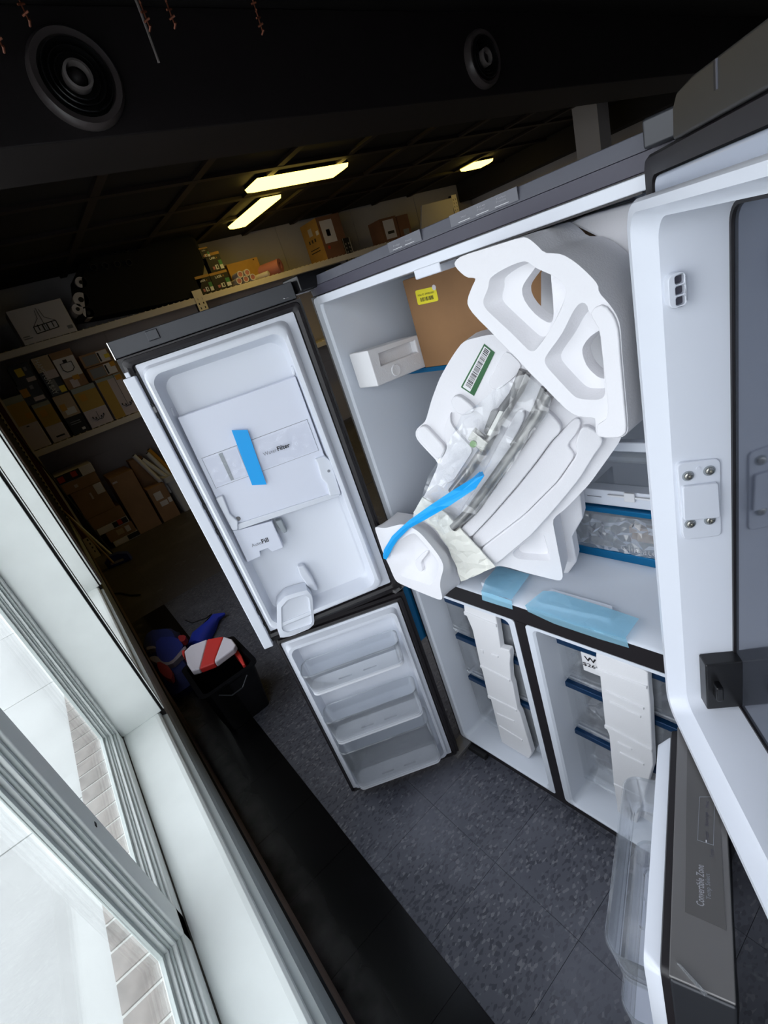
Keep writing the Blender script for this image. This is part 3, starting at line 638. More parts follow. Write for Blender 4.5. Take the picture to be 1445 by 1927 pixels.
# white rolls next to it
for k, (u, v, z_, lb) in enumerate(((470, 262, 0, 'left of two white rolls beside the lantern box'), (535, 285, 0, 'right of two white rolls beside the lantern box'), (490, 205, 1, 'thick white roll lying on top of the two white rolls'), (490, 100, 2, 'dim white roll higher up in the dark pile'))):
    a = FT.at(*Z3(u, v)); R_ = (.055, .055, .075, .055)[k]; zc = max(a[1], TZ + R_ + .001); t = thing('paper_roll', lb, 'paper roll', (SX, a[0], zc - R_))
    mk('sheet', loft(NB(), FT, [(circ(a[0], zc, R_ * .35, 16), -.3), (circ(a[0], zc, R_, 20), -.3), (circ(a[0], zc, R_, 20), .0), (circ(a[0], zc, R_ * .35, 16 + 4), 0)][1:], cap0=True), 'whitebox', t, smooth=True)
    mk('core', loft(NB(), FT, [(circ(a[0], zc, R_ * .36, 16), -.05), (circ(a[0], zc, R_ * .36, 16), .002)], cap1=True), 'ink', t)
# dark draped pile
b = NB(); out = P(FT, lambda a, c: (a, c), [(150, 600), (140, 520), (165, 470), (215, 425), (290, 415), (350, 425), (372, 450), (388, 490), (382, 545), (376, 556), (300, 572), (200, 592)], 0)
out = [(a, max(TZ + .002, c)) for a, c in out]
b = NB(); loft(b, FT, [(out, -.45), (out, -.06), ([(a * .93 + sum(p[0] for p in out) / len(out) * .07, c * .93 + .07 * TZ) for a, c in out], 0)], cap0=True, cap1=True)
bmesh.ops.triangulate(b, faces=[f for f in b.faces if len(f.verts) > 4])
o = mk('black_sheet_pile', b, 'blackcloth', smooth=True); tag(o, 'black plastic sheeting heaped over goods on the top shelf left of the small black boxes', 'plastic sheet')
for k in range(9):   # dark tube ends in the pile
    a = FT.at(170 + 22 * (k % 5) + 6 * (k // 5), 478 + 26 * (k // 5) - 3 * (k % 5)); t = mk('dark_tube', loft(NB(), FT, [(circ(a[0], a[1], .035, 16), -.1), (circ(a[0], a[1], .035, 16), .03), (circ(a[0], a[1], .027, 16), .03), (circ(a[0], a[1], .027, 16), -.02)], cap1=True), 'tubes' if 'tubes' in M else 'ink', smooth=True)
    tag(t, 'round end of a dark tube sticking out of the black pile on the top shelf', 'tube', 'dark tubes in the pile on the top shelf')
# small black boxes with yellow tops
ZT = lambda a, c: (340 + a / 4.014, 380 + c / 4.014)
def lasr(tl, tr, bl, br, zb, label, dx=0):
    t, r = carton('trimmer_box', label, 'box', tl, tr, bl, br, ZT, 'ink', fr=room_x(SX + .0 + dx), zb=zb, depth=.12, prints=((0, 1, .86, 1, 'cardy', 'yellow_band'), (.74, .97, .12, .55, 'tgreen', 'green_label'), (.74, .97, .08, .3, 'white', 'white_label'), (.42, .62, .1, .34, 'white', 'tool_picture'), (.5, .58, .14, .3, 'ink', 'tool_body'), (.22, .36, .12, .28, 'pink', 'badge')))
    W = r[1] - r[0]; H = r[3] - r[2]
    text(room_x(SX + dx), 'LASR', (r[0] + .25 * W, r[2] + .66 * H), (r[0] + .62 * W, r[2] + .66 * H), .003, 'white', t, bold=.02); text(room_x(SX + dx), 'X', (r[0] + .66 * W, r[2] + .66 * H), (r[0] + .75 * W, r[2] + .66 * H), .003, 'orange', t)
    return r
q = lasr((200, 505), (330, 478), (245, 640), (385, 605), TZ, 'right black box with green label and yellow band, lower row on the top shelf')
lasr((90, 530), (200, 505), (140, 670), (245, 640), TZ, 'left black box with green label, lower row, half behind black sheeting')
lasr((165, 345), (270, 320), (200, 490), (315, 465), q[3] + .002, 'black box with green label stacked on the other two small black boxes')
lasr((90, 250), (160, 230), (120, 330), (185, 315), q[3] + .17, 'topmost small black box, mostly hidden by black sheeting')
# yellow flat box, roll bundle, pink roll
t, r = carton('yellow_carton', 'yellow flat carton standing behind the paper rolls on the top shelf', 'box', (320, 415), (560, 355), (385, 590), (610, 520), ZT, 'cardy', fr=room_x(SX - .2), zb=TZ, depth=.15, prints=((.72, .95, .1, .22, 'ink', 'print_block'), (.84, .88, .9, .95, 'ink', 'small_print')))
for k, (u, v, lb) in enumerate(((437, 512, 'upper left roll of the small bundle'), (490, 500, 'upper right roll of the small bundle'), (432, 568, 'lower left roll of the small bundle'), (483, 553, 'lower middle roll of the small bundle'), (535, 540, 'lower right roll of the small bundle'))):
    a = FT.at(*ZT(u, v)); rr = .040; zc = TZ + rr + (.0 if k > 1 else .068); t = thing('paper_roll', lb + ' on the top shelf', 'paper roll', (SX, a[0], zc - rr))
    mk('sheet', loft(NB(), FT, [(circ(a[0], zc, rr, 18), -.4), (circ(a[0], zc, rr, 18), 0), (circ(a[0], zc, rr * .72, 18), 0), (circ(a[0], zc, rr * .72, 18), -.02)], cap0=True), 'wcloth', t, smooth=True)
    mk('roll_core', loft(NB(), FT, [(circ(a[0], zc, rr * .7, 18), -.02), (circ(a[0], zc, rr * .7, 18), -.005)], cap1=True), 'pink', t)
A = FT.w(*FT.at(*ZT(655, 500)), -.02); A.z = TZ + .034
t = thing('wrapped_tube', 'thin cream wrapped tube lying left of the pink roll on the top shelf', 'paper roll', A)
mk('sheet', tube(NB(), [A, A + Vector((-.35, -.28, 0))], .032, 14), 'wcloth', t, smooth=True)
mk('end_cap', tube(NB(), [A + Vector((.001, .001, 0)), A + Vector((.004, .003, 0))], .024, 14), 'whitebox', t)
B = FT.w(*FT.at(*ZT(740, 440)), 0); R_ = .085; B.z = TZ + R_
t = thing('pink_roll', 'thick pink foam roll with open end on the top shelf', 'foam roll', (B.x, B.y, TZ))
d = Vector((-.45, -.33, 0)).normalized(); u_ = d.cross(Vector((0, 0, 1))); FP = Frame(B, u_, (0, 0, 1), -d)
mk('foam_sheet', loft(NB(), FP, [(circ(0, 0, R_, 28), -.45), (circ(0, 0, R_, 28), 0), (circ(0, 0, R_ * .5, 28), 0), (circ(0, 0, R_ * .5, 28), -.3)], cap0=True), 'pink', t, smooth=True)
mk('hollow', loft(NB(), FP, [(circ(0, 0, R_ * .49, 20), -.3), (circ(0, 0, R_ * .49, 20), -.06)], cap1=True), 'ink', t)
# big carton on the top shelf
def big_carton(p_bl, p_br, p_tl, depth, label, prints):
    a = FT.at(*ZT(*p_bl)); c = FT.at(*ZT(*p_br)); e = FT.at(*ZT(*p_tl)); H = e[1] - a[1]
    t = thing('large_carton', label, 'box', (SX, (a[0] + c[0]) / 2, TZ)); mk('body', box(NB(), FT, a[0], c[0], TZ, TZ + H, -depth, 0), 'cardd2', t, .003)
    mk('painted_lit_side', box(NB(), FT, a[0] - .004, a[0], TZ + .002, TZ + H - .002, -depth, -.002), 'cardy', t)  # brown carton: warm light on this side is put into the colour
    mk('side_label', box(NB(), FT, a[0] - .006, a[0] - .004, TZ + H * .66, TZ + H * .84, -depth * .62, -depth * .4), 'wallb', t); mk('side_label', box(NB(), FT, a[0] - .006, a[0] - .004, TZ + H * .62, TZ + H * .72, -depth * .2, -.02), 'whitebox', t)
    for k in range(3): mk('print_mark', box(NB(), FT, a[0] - .006, a[0] - .004, TZ + H * .50, TZ + H * .58, -depth * (.75 - .18 * k), -depth * (.68 - .18 * k)), 'ink', t)
    for k in range(2): mk('print_line', box(NB(), FT, a[0] - .006, a[0] - .004, TZ + H * (.26 + .07 * k), TZ + H * (.28 + .07 * k), -depth * .8, -depth * .25), 'ink', t)
    W = c[0] - a[0]
    for (a0, a1, b0, b1, pm, nm) in prints: mk(nm, box(NB(), FT, a[0] + a0 * W, a[0] + a1 * W, TZ + b0 * H, TZ + b1 * H, .0003, .003), pm, t)
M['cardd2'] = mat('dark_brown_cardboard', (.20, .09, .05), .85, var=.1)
big_carton((1105, 405), (1275, 365), (995, 95), .45, 'large carton with yellow lit side and white lamp label on the top shelf', ((.10, .62, .36, .90, 'whitebox', 'white_label'), (.26, .42, .52, .68, 'ink', 'lamp_picture'), (.15, .25, .22, .30, 'redt', 'red_mark')))
ZW = lambda a, c: (700 + a / 5.558, 300 + c / 5.558)
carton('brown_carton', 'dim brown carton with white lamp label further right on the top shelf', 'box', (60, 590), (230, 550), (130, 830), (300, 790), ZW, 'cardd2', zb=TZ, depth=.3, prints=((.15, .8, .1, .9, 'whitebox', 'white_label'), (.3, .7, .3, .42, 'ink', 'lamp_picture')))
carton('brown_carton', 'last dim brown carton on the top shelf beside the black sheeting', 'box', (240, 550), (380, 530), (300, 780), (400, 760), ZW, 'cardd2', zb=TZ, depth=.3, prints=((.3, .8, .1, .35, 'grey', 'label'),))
# pale flat panels leaning further along
F8 = room_x(SX + .02); q = [F8.at(*ZW(*p)) for p in ((500, 690), (840, 540), (840, 400), (520, 480))]
o = mk('leaning_panel', prism(NB(), F8, [(q[0][0], TZ), (q[1][0], TZ), (q[2][0], q[2][1]), (q[3][0], q[3][1])], -.03, 0), 'wallb'); tag(o, 'pale panel standing at the far end of the top shelf', 'panel')
# poles and dark red post by the window wall, broom
def rod(name, label, cat, a, b_, r, m): 
    o = mk(name, tube(NB(), [a, b_], r, 10), m, smooth=True); tag(o, label, cat); return o
def onz(u, v, z): F = room_z(z); q = F.at(u, v); return Vector((q[0], q[1], z))
def onx(u, v, x): F = room_x(x); q = F.at(u, v); return Vector((x, q[0], q[1]))
o = mk('red_post', box(NB(), RM, -5.16, -5.09, -.850, -.800, .3, 2.3), 'fire'); tag(o, 'dark red painted wooden stick leaning in the corner by the perforated post', 'stick')
rod('black_cable', 'thin black cable running down in front of the perforated post', 'cable', onx(28, 812, -5.0), onx(215, 1045, -4.7), .008, 'ink')
bt = thing('broom', 'broom with tan pole and blue head on the floor in the corner', 'broom', onz(222, 1062, 0))
mk('broom_pole', tube(NB(), [onz(214, 1060, .10), onx(120, 962, -5.0)], .011, 10), 'pole', bt, smooth=True)
Bc = onz(222, 1062, .0); FB = Frame(Bc, (Vector((.35, .9, 0))), (0, 0, 1), (.9, -.35, 0))
mk('broom_head', prism(NB(), FB, [(-.10, .0), (.16, .0), (.15, .09), (.06, .13), (-.04, .13), (-.10, .08)], -.035, .035), 'bluepl', bt, .006)
mk('pale_print', box(NB(), FB, -.05, .09, .03, .055, .036, .038), 'whitebox', bt)
bt = thing('dust_mop', 'second pole with pale steel shaft leaning beside the blue broom', 'mop', onz(222, 1050, 0))
mk('mop_pole', tube(NB(), [onz(213, 1047, .05), onx(122, 965, -5.05)], .013, 10), 'rack2', bt, smooth=True); mk('mop_head', prism(NB(), FB, [(-.02, 0), (.05, 0), (.04, .05), (0, .05)], -.12, -.06), 'ink', bt)

# ================================================================== blue bag and draped black chair
def blob(name, fr, outline, h0, h1, m, parent=None, amp=.012, seed=1, cell=.03):
    rnd = random.Random(seed); bm = NB(); out = smoothp(outline, 1); c = (sum(p[0] for p in out) / len(out), sum(p[1] for p in out) / len(out))
    rings_ = []
    for k, (s, t_) in enumerate(((1., 0.), (1.03, .3), (.97, .65), (.82, .88), (.55, .98), (.25, 1.))):
        rings_.append(([((p[0] - c[0]) * s + c[0] + rnd.uniform(-amp, amp) * .6, (p[1] - c[1]) * s + c[1] + rnd.uniform(-amp, amp) * .6) for p in out], h0 + (h1 - h0) * t_ + (rnd.uniform(-amp, amp) if k else 0)))
    loft(bm, fr, rings_, cap0=True, cap1=True)
    bmesh.ops.triangulate(bm, faces=[f for f in bm.faces if len(f.verts) > 4])
    return mk(name, bm, m, parent, smooth=True)
ZBG = lambda a, c: (180 + a / 3.8026, 1050 + c / 3.8026)
bag = thing('blue_cloth_bag', 'crumpled blue cloth bag with white and red patches by the window wall', 'bag', onz(310, 1290, 0))
FB0 = room_z(0)
hb = .13
o = blob('bag_body', FB0, P(FB0, ZBG, [(380, 610), (470, 560), (600, 560), (655, 640), (660, 760), (740, 870), (720, 940), (600, 1010), (520, 1010), (480, 930), (420, 850), (375, 720)]), 0.002, hb, 'navy', bag, .014, 3)
FB1 = room_z(hb + .012)
for nm, mm, pts, hh in (('blue_panel', 'royald', [(430, 570), (580, 560), (640, 640), (560, 740), (480, 760), (430, 700)], .004), ('white_patch', 'wclothd', [(380, 715), (440, 700), (480, 750), (540, 750), (600, 680), (640, 630), (655, 650), (600, 720), (540, 770), (470, 770), (400, 740)], .010),
                        ('red_patch', 'redd', [(440, 735), (545, 790), (555, 880), (500, 860), (450, 810)], .012), ('red_corner', 'redd', [(585, 560), (650, 555), (645, 595), (610, 610)], .012), ('white_trim', 'wclothd', [(600, 910), (720, 885), (725, 905), (610, 930)], -.02), ('pale_oval_patch', 'wclothd', [(440, 640), (480, 612), (510, 630), (512, 690), (480, 708), (450, 690)], .012)):
    pass
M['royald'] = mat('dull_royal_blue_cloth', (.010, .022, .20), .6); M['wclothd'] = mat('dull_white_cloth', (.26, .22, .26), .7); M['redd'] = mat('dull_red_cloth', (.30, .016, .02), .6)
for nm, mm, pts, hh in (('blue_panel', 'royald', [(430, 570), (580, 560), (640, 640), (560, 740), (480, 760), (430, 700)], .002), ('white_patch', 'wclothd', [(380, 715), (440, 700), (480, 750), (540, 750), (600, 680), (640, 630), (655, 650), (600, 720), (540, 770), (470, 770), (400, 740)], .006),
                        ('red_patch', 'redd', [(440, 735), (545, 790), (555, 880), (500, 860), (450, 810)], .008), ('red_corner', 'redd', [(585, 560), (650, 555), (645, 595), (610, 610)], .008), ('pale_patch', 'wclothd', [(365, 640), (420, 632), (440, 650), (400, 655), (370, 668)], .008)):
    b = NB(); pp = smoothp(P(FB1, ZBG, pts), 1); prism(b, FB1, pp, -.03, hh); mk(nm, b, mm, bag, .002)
# blue sleeve
sl = thing('blue_cloth_tube', 'bright blue fabric sleeve pointing away on the dark floor', 'fabric tube', onz(400, 1180, 0))
pts = [onz(*ZBG(x, y), .03) for x, y in ((720, 640), (760, 560), (810, 490), (860, 430), (925, 398))]
b = NB(); rnd = random.Random(4)
rr = [.075, .075, .06, .045, .012]; rs = []
for i, p in enumerate(pts):
    tdir = (pts[min(i + 1, 4)] - pts[max(i - 1, 0)]).normalized(); u_ = tdir.cross(Vector((0, 0, 1))).normalized()
    rs.append([b.verts.new(p + u_ * rr[i] * math.cos(2 * math.pi * k / 14) * rnd.uniform(.85, 1.15) + Vector((0, 0, max(-.028, rr[i] * .7 * math.sin(2 * math.pi * k / 14) * rnd.uniform(.8, 1.2))))) for k in range(14)])
for a, c in zip(rs, rs[1:]): bridge(b, a, c)
b.faces.new(rs[0]); b.faces.new(rs[-1]); mk('sleeve', b, 'royal', sl, smooth=True)
b = NB(); tube(b, [onz(*ZBG(x, y), .006) for x, y in ((640, 445), (690, 465), (745, 445), (790, 430), (830, 400), (810, 430), (770, 470), (750, 500))], .004, 6); mk('drawstring', b, 'ink', sl)
# black crate/chair with striped cloth on top
ch = thing('black_plastic_bin', 'black plastic waste bin by the window wall, under a striped cloth', 'bin', onz(430, 1290, 0))
HB = .30; FH = room_z(HB)
top = P(FH, ZBG, [(640, 690), (700, 640), (810, 590), (935, 580), (1010, 640), (1040, 690), (960, 770), (860, 790), (720, 840), (660, 770)])
top = smoothp(P(FH, ZBG, [(660, 830), (650, 680), (800, 600), (1000, 590), (1060, 700), (1130, 800), (900, 960), (760, 950)]), 1)
cx_, cy_ = sum(p[0] for p in top) / len(top), sum(p[1] for p in top) / len(top)
RB = [(cx_ - .17, cx_ + .17), (cy_ - .13, cy_ + .13)]
cbx, cby = cx_ + .02, cy_ + .0
b = NB(); loft(b, RM, [(rrect(cbx - .15, cbx + .15, cby - .12, cby + .12, .03), 0.002), (rrect(cbx - .175, cbx + .175, cby - .145, cby + .145, .035), HB - .015), (rrect(cbx - .19, cbx + .19, cby - .16, cby + .16, .04), HB - .01), (rrect(cbx - .19, cbx + .19, cby - .16, cby + .16, .04), HB), (rrect(cbx - .165, cbx + .165, cby - .135, cby + .135, .03), HB), (rrect(cbx - .14, cbx + .14, cby - .11, cby + .11, .03), .03)], cap0=True, cap1=True)
mk('bin_shell', b, 'blackgloss', ch, smooth=True); b = NB(); tube(b, [(cbx + .19, cby - .08, HB - .03), (cbx + .215, cby - .03, HB - .06), (cbx + .215, cby + .03, HB - .06), (cbx + .19, cby + .08, HB - .03)], .004, 8); mk('handle', b, 'shell', ch)
cl = thing('striped_cloth', 'white cloth with bright red stripes draped over the black bin', 'cloth', onz(400, 1240, HB))
FK = room_z(HB + .02)
for nm, mm, pts in (('white_panel', 'wcloth', [(645, 690), (690, 645), (810, 600), (755, 815), (700, 830), (665, 780)]), ('red_stripe', 'red', [(810, 600), (925, 580), (862, 750), (866, 772), (755, 815)]), ('white_panel', 'wcloth', [(925, 580), (985, 600), (1015, 640), (1000, 670), (866, 772), (862, 750)])):
    b = NB(); pp = P(FK, ZBG, pts); crumple(b, FK, pp, .0, .006, .018, 5, hfun=lambda x, y: .03); o = None
    for v in b.verts: pass
    b2 = NB(); prism(b2, FK, pp, -.012, .022); b.free(); mk(nm, b2, mm, cl, .008, seg=3)
b = NB(); F_ = room_z(HB - .02); prism(b, F_, P(F_, ZBG, [(985, 680), (1015, 655), (1045, 700), (1075, 770), (1055, 778), (1020, 720)]), -.05, .01); mk('red_tail', b, 'red', cl, .006)
b = NB(); prism(b, F_, P(F_, ZBG, [(630, 690), (655, 680), (650, 740), (635, 720)]), -.05, .03); mk('red_edge', b, 'red', cl, .006)
# black cable near window wall
o = mk('floor_cable', tube(NB(), [onz(*ZBG(x, y), .008) for x, y in ((80, 290), (120, 255), (180, 250), (250, 265), (320, 262))], .006, 8), 'ink'); tag(o, 'short black cable on the floor beside the window ledge', 'cable')

# ================================================================== FRIDGE
W = .905
fr_ = thing('refrigerator', 'four door slate refrigerator with all doors open, foam packing inside', 'refrigerator', rv(W / 2, .3, 0))
M1b, M1t = .849, .907                       # mullion
# body
b = NB(); hol = [rrect(.004, W - .004, .911, 1.806, .012), rrect(.004, .4326, .066, .845, .012), rrect(.4728, W - .004, .066, .845, .012)]
prism(b, FC, [(-.012, .03), (W + .012, .03), (W + .012, 1.815), (-.012, 1.815)], -.03, -.001, holes=hol); mk('front_frame', b, 'gasket', fr_, .001)
for nm, a0, a1, b0, b1, h0, h1 in (('side_panel', -.014, -.010, .03, 1.86, -.66, -.03), ('side_panel', W + .010, W + .014, .03, 1.86, -.66, -.03), ('back_panel', -.01, W + .01, .03, 1.86, -.67, -.66), ('top_panel', -.01, W + .01, 1.850, 1.856, -.66, -.05), ('base_grille', 0, W, .005, .06, -.60, -.02)):
    mk(nm, box(NB(), FC, a0, a1, b0, b1, h0, h1), 'shell', fr_, .002)
# front cap with two bands
b = NB(); Fp = Frame(FC.o, FC.n, FC.b, FC.a)   # profile frame (h, z) extruded along x
prism(b, Fp, [(-.06, 1.815), (-.002, 1.815), (.002, 1.8385), (-.06, 1.8385)], .0, W - .05 + .05); mk('cap_band', b, 'bandd', fr_, .001)
b = NB(); prism(b, Fp, [(-.10, 1.839), (.0, 1.839), (-.006, 1.862), (-.10, 1.862)], .030, W - .035); mk('control_band', b, 'band', fr_, .0015)
# control tiles
def ctile(x0, x1, icons):
    q = box(NB(), FC, x0, x1, 1.8425, 1.8625, -.003, .0008); p = mk('control_tile', q, 'band2', fr_)
    for xi, (s, wd) in icons:
        mk('indicator_line', box(NB(), FC, xi - .014, xi + .014, 1.8455, 1.8463, .0008, .0014), 'white', p)
        for k, wrd in enumerate(s): text(FC, wrd, (xi - wd, 1.853 + .0045 * (len(s) - 1 - k) - .002), (xi + wd, 1.853 + .0045 * (len(s) - 1 - k) - .002), .0012, 'lgrey', p, height=.003)
M['band2'] = mat('grey_control_tile', (.089, .092, .114), .35)
ctile(.335, .435, [(.362, (['Fridge'], .010)), (.400, (['Freezer'], .010))])
ctile(.515, .665, [(.548, (['Wifi'], .006)), (.590, (['Ice', 'Maker'], .009)), (.632, (['Turbo', 'Freeze'], .010))])
# liners
def liner(nm, a0, a1, b0, b1, r, t0, tb, depth, m='liner'):
    b = NB(); loft(b, FC, [(rrect(a0 + .002, a1 - .002, b0 + .001, b1 - .001, .012), -.02), (rrect(a0, a1, b0, b1, .012), .002), (rrect(a0 + t0, a1 - t0, b0 + tb, b1 - .010, r), .002), (rrect(a0 + t0 + .006, a1 - t0 - .006, b0 + tb + .004, b1 - .013, r), -.004), (rrect(a0 + t0 + .010, a1 - t0 - .010, b0 + tb + .006, b1 - .018, r), -.06), (rrect(a0 + t0 + .012, a1 - t0 - .012, b0 + tb + .008, b1 - .02, r), -depth)], cap1=True)
    return mk(nm, b, m, fr_, smooth=True)
liner('fresh_liner', 0, W, M1t, 1.8105, .02, .022, .004, .60)
liner('freezer_liner', 0, .4346, .0616, M1b, .02, .020, .004, .58); liner('freezer_liner', .4708, W, .0616, M1b, .02, .020, .004, .58)
mk('mullion_face', box(NB(), FC, .0, W, M1b + .001, M1t - .001, -.01, .001), 'gasket', fr_); mk('stile_face', box(NB(), FC, .4355, .4700, .0640, M1b, -.01, .001), 'gasket', fr_)
# top white strip and latch notch
mk('top_strip', box(NB(), FC, .02, W - .003, 1.7925, 1.8125, -.004, .004), 'dwhite', fr_, .002)
mk('light_cover', box(NB(), FC, .395, .47, 1.775, 1.795, -.05, .006), 'dwhite', fr_, .003)
mk('top_slot', box(NB(), FC, .47, .86, 1.7895, 1.7925, -.02, .0045), 'gasket', fr_)
# inside fresh food: glass shelves with blue trim, rails, crisper
def shelf(z, y0, a0, a1):
    s = mk('glass_shelf', box(NB(), FC, a0, a1, z - .004, z, -.50, -y0), 'clear', fr_); mk('shelf_trim', box(NB(), FC, a0, a1, z - .010, z + .004, -y0 - .012, -y0), 'bluetrim', s, .002)
shelf(1.532, .218, .036, .45); shelf(1.352, .228, .036, .44); shelf(1.45, .30, .45, .868); 
mk('air_duct', box(NB(), FC, .30, .60, 1.0, 1.79, -.595, -.56), 'dwhite', fr_, .01)
# right crisper
cr = mk('crisper_drawer', prism(NB(), FC, rrect(.472, .864, .945, 1.073, .008), -.30, -.284), 'clear2', fr_)
mk('drawer_box', prism(NB(), FC, rrect(.48, .858, .925, 1.068, .01), -.56, -.30, holes=[rrect(.484, .854, .93, 1.08, .01)]) if 0 else box(NB(), FC, .48, .858, .922, .926, -.56, -.30), 'clear2', cr)
mk('drawer_side', box(NB(), FC, .476, .480, .925, 1.068, -.56, -.30), 'clear2', cr)
mk('lower_trim', box(NB(), FC, .465, .868, .918, .945, -.30, -.279), 'bluetrim', cr, .002); mk('upper_trim', box(NB(), FC, .465, .868, 1.069, 1.084, -.30, -.279), 'bluetrim', cr, .002)
b = NB(); crumple(b, FC, [(.475, .95), (.86, .95), (.86, 1.065), (.475, 1.065)], -.276, .004, .014, 2); mk('plastic_film', b, 'film', cr)
mk('brown_insert', box(NB(), FC, .63, .70, .965, 1.01, -.34, -.32), 'card', cr); mk('dark_insert', box(NB(), FC, .70, .80, .965, 1.025, -.34, -.32), 'ink', cr)
text(FC, 'ClimateZone', (.62, .953), (.78, .951), -.283, 'lgrey', cr)
mk('drawer_lid', box(NB(), FC, .465, .868, 1.088, 1.135, -.33, -.290), 'dwhite', fr_, .003)
mk('lid_slot', box(NB(), FC, .54, .58, 1.112, 1.114, -.2895, -.2890), 'grey', fr_); mk('slide_bar', box(NB(), FC, .60, .74, 1.121, 1.126, -.290, -.282), 'white', fr_, .001); mk('slide_tab', box(NB(), FC, .645, .672, 1.112, 1.138, -.287, -.279), 'white', fr_, .002)
for k in range(3): mk('back_vent', box(NB(), FC, .70, .78, 1.17 + k * .03, 1.182 + k * .03, -.598, -.590), 'mirror', fr_, .002)
mk('clear_tray', box(NB(), FC, .50, .86, 1.26, 1.264, -.5, -.24), 'clear2', fr_); mk('tray_front', box(NB(), FC, .50, .86, 1.245, 1.27, -.25, -.24), 'clear2', fr_); mk('tray_rail', box(NB(), FC, .50, .868, 1.275, 1.30, -.26, -.235), 'dwhite', fr_, .004)
# freezer drawers (clear with navy trims)
def fz_drawer(x0, x1, zt, zb, y=.085):
    d = mk('freezer_drawer', box(NB(), FC, x0, x1, zb, zt - .022, -y - .006, -y), 'clear2', fr_); mk('drawer_trim', box(NB(), FC, x0 - .003, x1 + .003, zt - .020, zt, -y - .03, -y + .002), 'navytrim', d, .002)
    mk('drawer_side', box(NB(), FC, x0, x0 + .004, zb, zt - .02, -.5, -y - .006), 'clear2', d); mk('drawer_side', box(NB(), FC, x1 - .004, x1, zb, zt - .02, -.5, -y - .006), 'clear2', d); mk('drawer_base', box(NB(), FC, x0, x1, zb, zb + .004, -.5, -y - .006), 'clear2', d)
    mk('drawer_rim', box(NB(), FC, x0, x1, zb + .012, zb + .016, -y, -y + .004), 'clear2', d)
    rnd = random.Random(int(x0 * 1000 + zt * 100)); b = NB()
    crumple(b, FC, [(x0 + .01, zb + .01), (x1 - .01, zb + .01), (x1 - .01, zt - .05), (x0 + .01, zt - .05)], -y - .05, .012, .022, int(zt * 97)); mk('plastic_film', b, 'film', d)
for x0, x1 in ((.055, .398), (.492, .862)):
    fz_drawer(x0, x1, .742, .585); fz_drawer(x0, x1, .566, .37); fz_drawer(x0, x1, .352, .10)
# note inside right freezer
nt_ = mk('paper_note', box(NB(), FC, .575, .66, .655, .725, -.083, -.0815), 'white', fr_); text(FC, 'Wi', (.583, .698), (.625, .700), -.081, 'ink', nt_, height=.016, bold=.03); text(FC, '$260', (.576, .676), (.627, .678), -.081, 'ink', nt_, height=.013, bold=.02)
# foam wedges behind the clear drawers
for i, (pts, h) in enumerate((([(960, 690), (1040, 720), (1060, 860), (1000, 840)], -.16), ([(1000, 905), (1080, 940), (1090, 1075), (975, 1000)], -.16), ([(385, 420), (420, 440), (440, 540), (410, 520)], -.14))):
    o = mk('foam_wedge', prism(NB(), FC, P(FC, Z6, pts, h), h - .05, h), 'foam', bevel=.004); tag(o, ('white foam wedge inside the middle right freezer drawer', 'white foam wedge inside the bottom right freezer drawer', 'white foam wedge inside the middle left freezer drawer')[i], 'foam packing')
# bottom hinge pieces and screws
hp = mk('hinge_plate', prism(NB(), FC, rrect(W - .05, W + .0, .862, .894, .014), .001, .006), 'screw', fr_, .001); mk('hinge_screw', loft(NB(), FC, [(circ(W - .028, .878, .010), .006), (circ(W - .028, .878, .009), .010), (circ(W - .028, .878, .004), .010), (circ(W - .028, .878, .004), .007)], cap1=True), 'steel', hp)
mk('hinge_plate', box(NB(), FC, -.03, .03, .875, .888, .0, .09), 'steel', fr_, .002); mk('hinge_plate', box(NB(), FC, -.01, .05, .045, .058, .0, .09), 'steel', fr_, .002)
mk('leveling_foot', box(NB(), FC, .04, .13, .02, .045, .0, .02), 'ink', fr_, .003)
# top hinges: covers, plates
mk('hinge_cover', box(NB(), FC, -.035, .04, 1.835, 1.875, -.10, .055), 'black', fr_, .004); mk('hinge_block', box(NB(), FC, -.045, -.01, 1.838, 1.868, .035, .075), 'band', fr_, .004)
b = NB(); tube(b, [FC.w(-.045, 1.832, .085), FC.w(-.045, 1.812, .085)], .006, 10); mk('hinge_pin', b, 'chrome', fr_, smooth=True); mk('hinge_arm', box(NB(), FC, -.06, .02, 1.8305, 1.8345, -.01, .10), 'chrome', fr_, .001)
mk('hinge_cover', box(NB(), FC, W - .030, W + .04, 1.838, 1.872, -.10, .03), 'shell', fr_, .004)

# ---- left upper door
def rr(a0, a1, b0, b1, r): return rrect(a0, a1, b0, b1, r, 6)
ld = mk('upper_left_door', box(NB(), DL, -.030, .458, .880, 1.824, -.075, -.034), 'shell', fr_, .006); ld['label'] = 'upper left door with white liner open to the left'
mk('top_band', box(NB(), DL, -.022, .458, 1.824, 1.866, -.075, -.001), 'shell', ld, .002)
mk('end_strip', box(NB(), DL, .4575, .4605, 1.822, 1.866, -.07, .0), 'chrome', ld, .001); mk('band_catch', box(NB(), DL, .335, .365, 1.838, 1.862, -.001, .004), 'shell', ld, .002)
mk('frame_face', prism(NB(), DL, [(-.030, .880), (.458, .880), (.458, 1.822), (-.030, 1.822)], -.034, -.001, holes=[rr(.03, .40, .94, 1.77, .03)]), 'gasket', ld)
b = NB(); loft(b, DL, [(rr(-.024, .450, .895, 1.818, .012), -.001), (rr(-.022, .448, .897, 1.816, .012), .010), (rr(-.014, .440, .905, 1.808, .012), .014), (rr(-.004, .430, .915, 1.800, .010), .010), (rr(-.002, .428, .917, 1.798, .010), -.001)]); mk('gasket', b, 'gasket', ld, smooth=True)
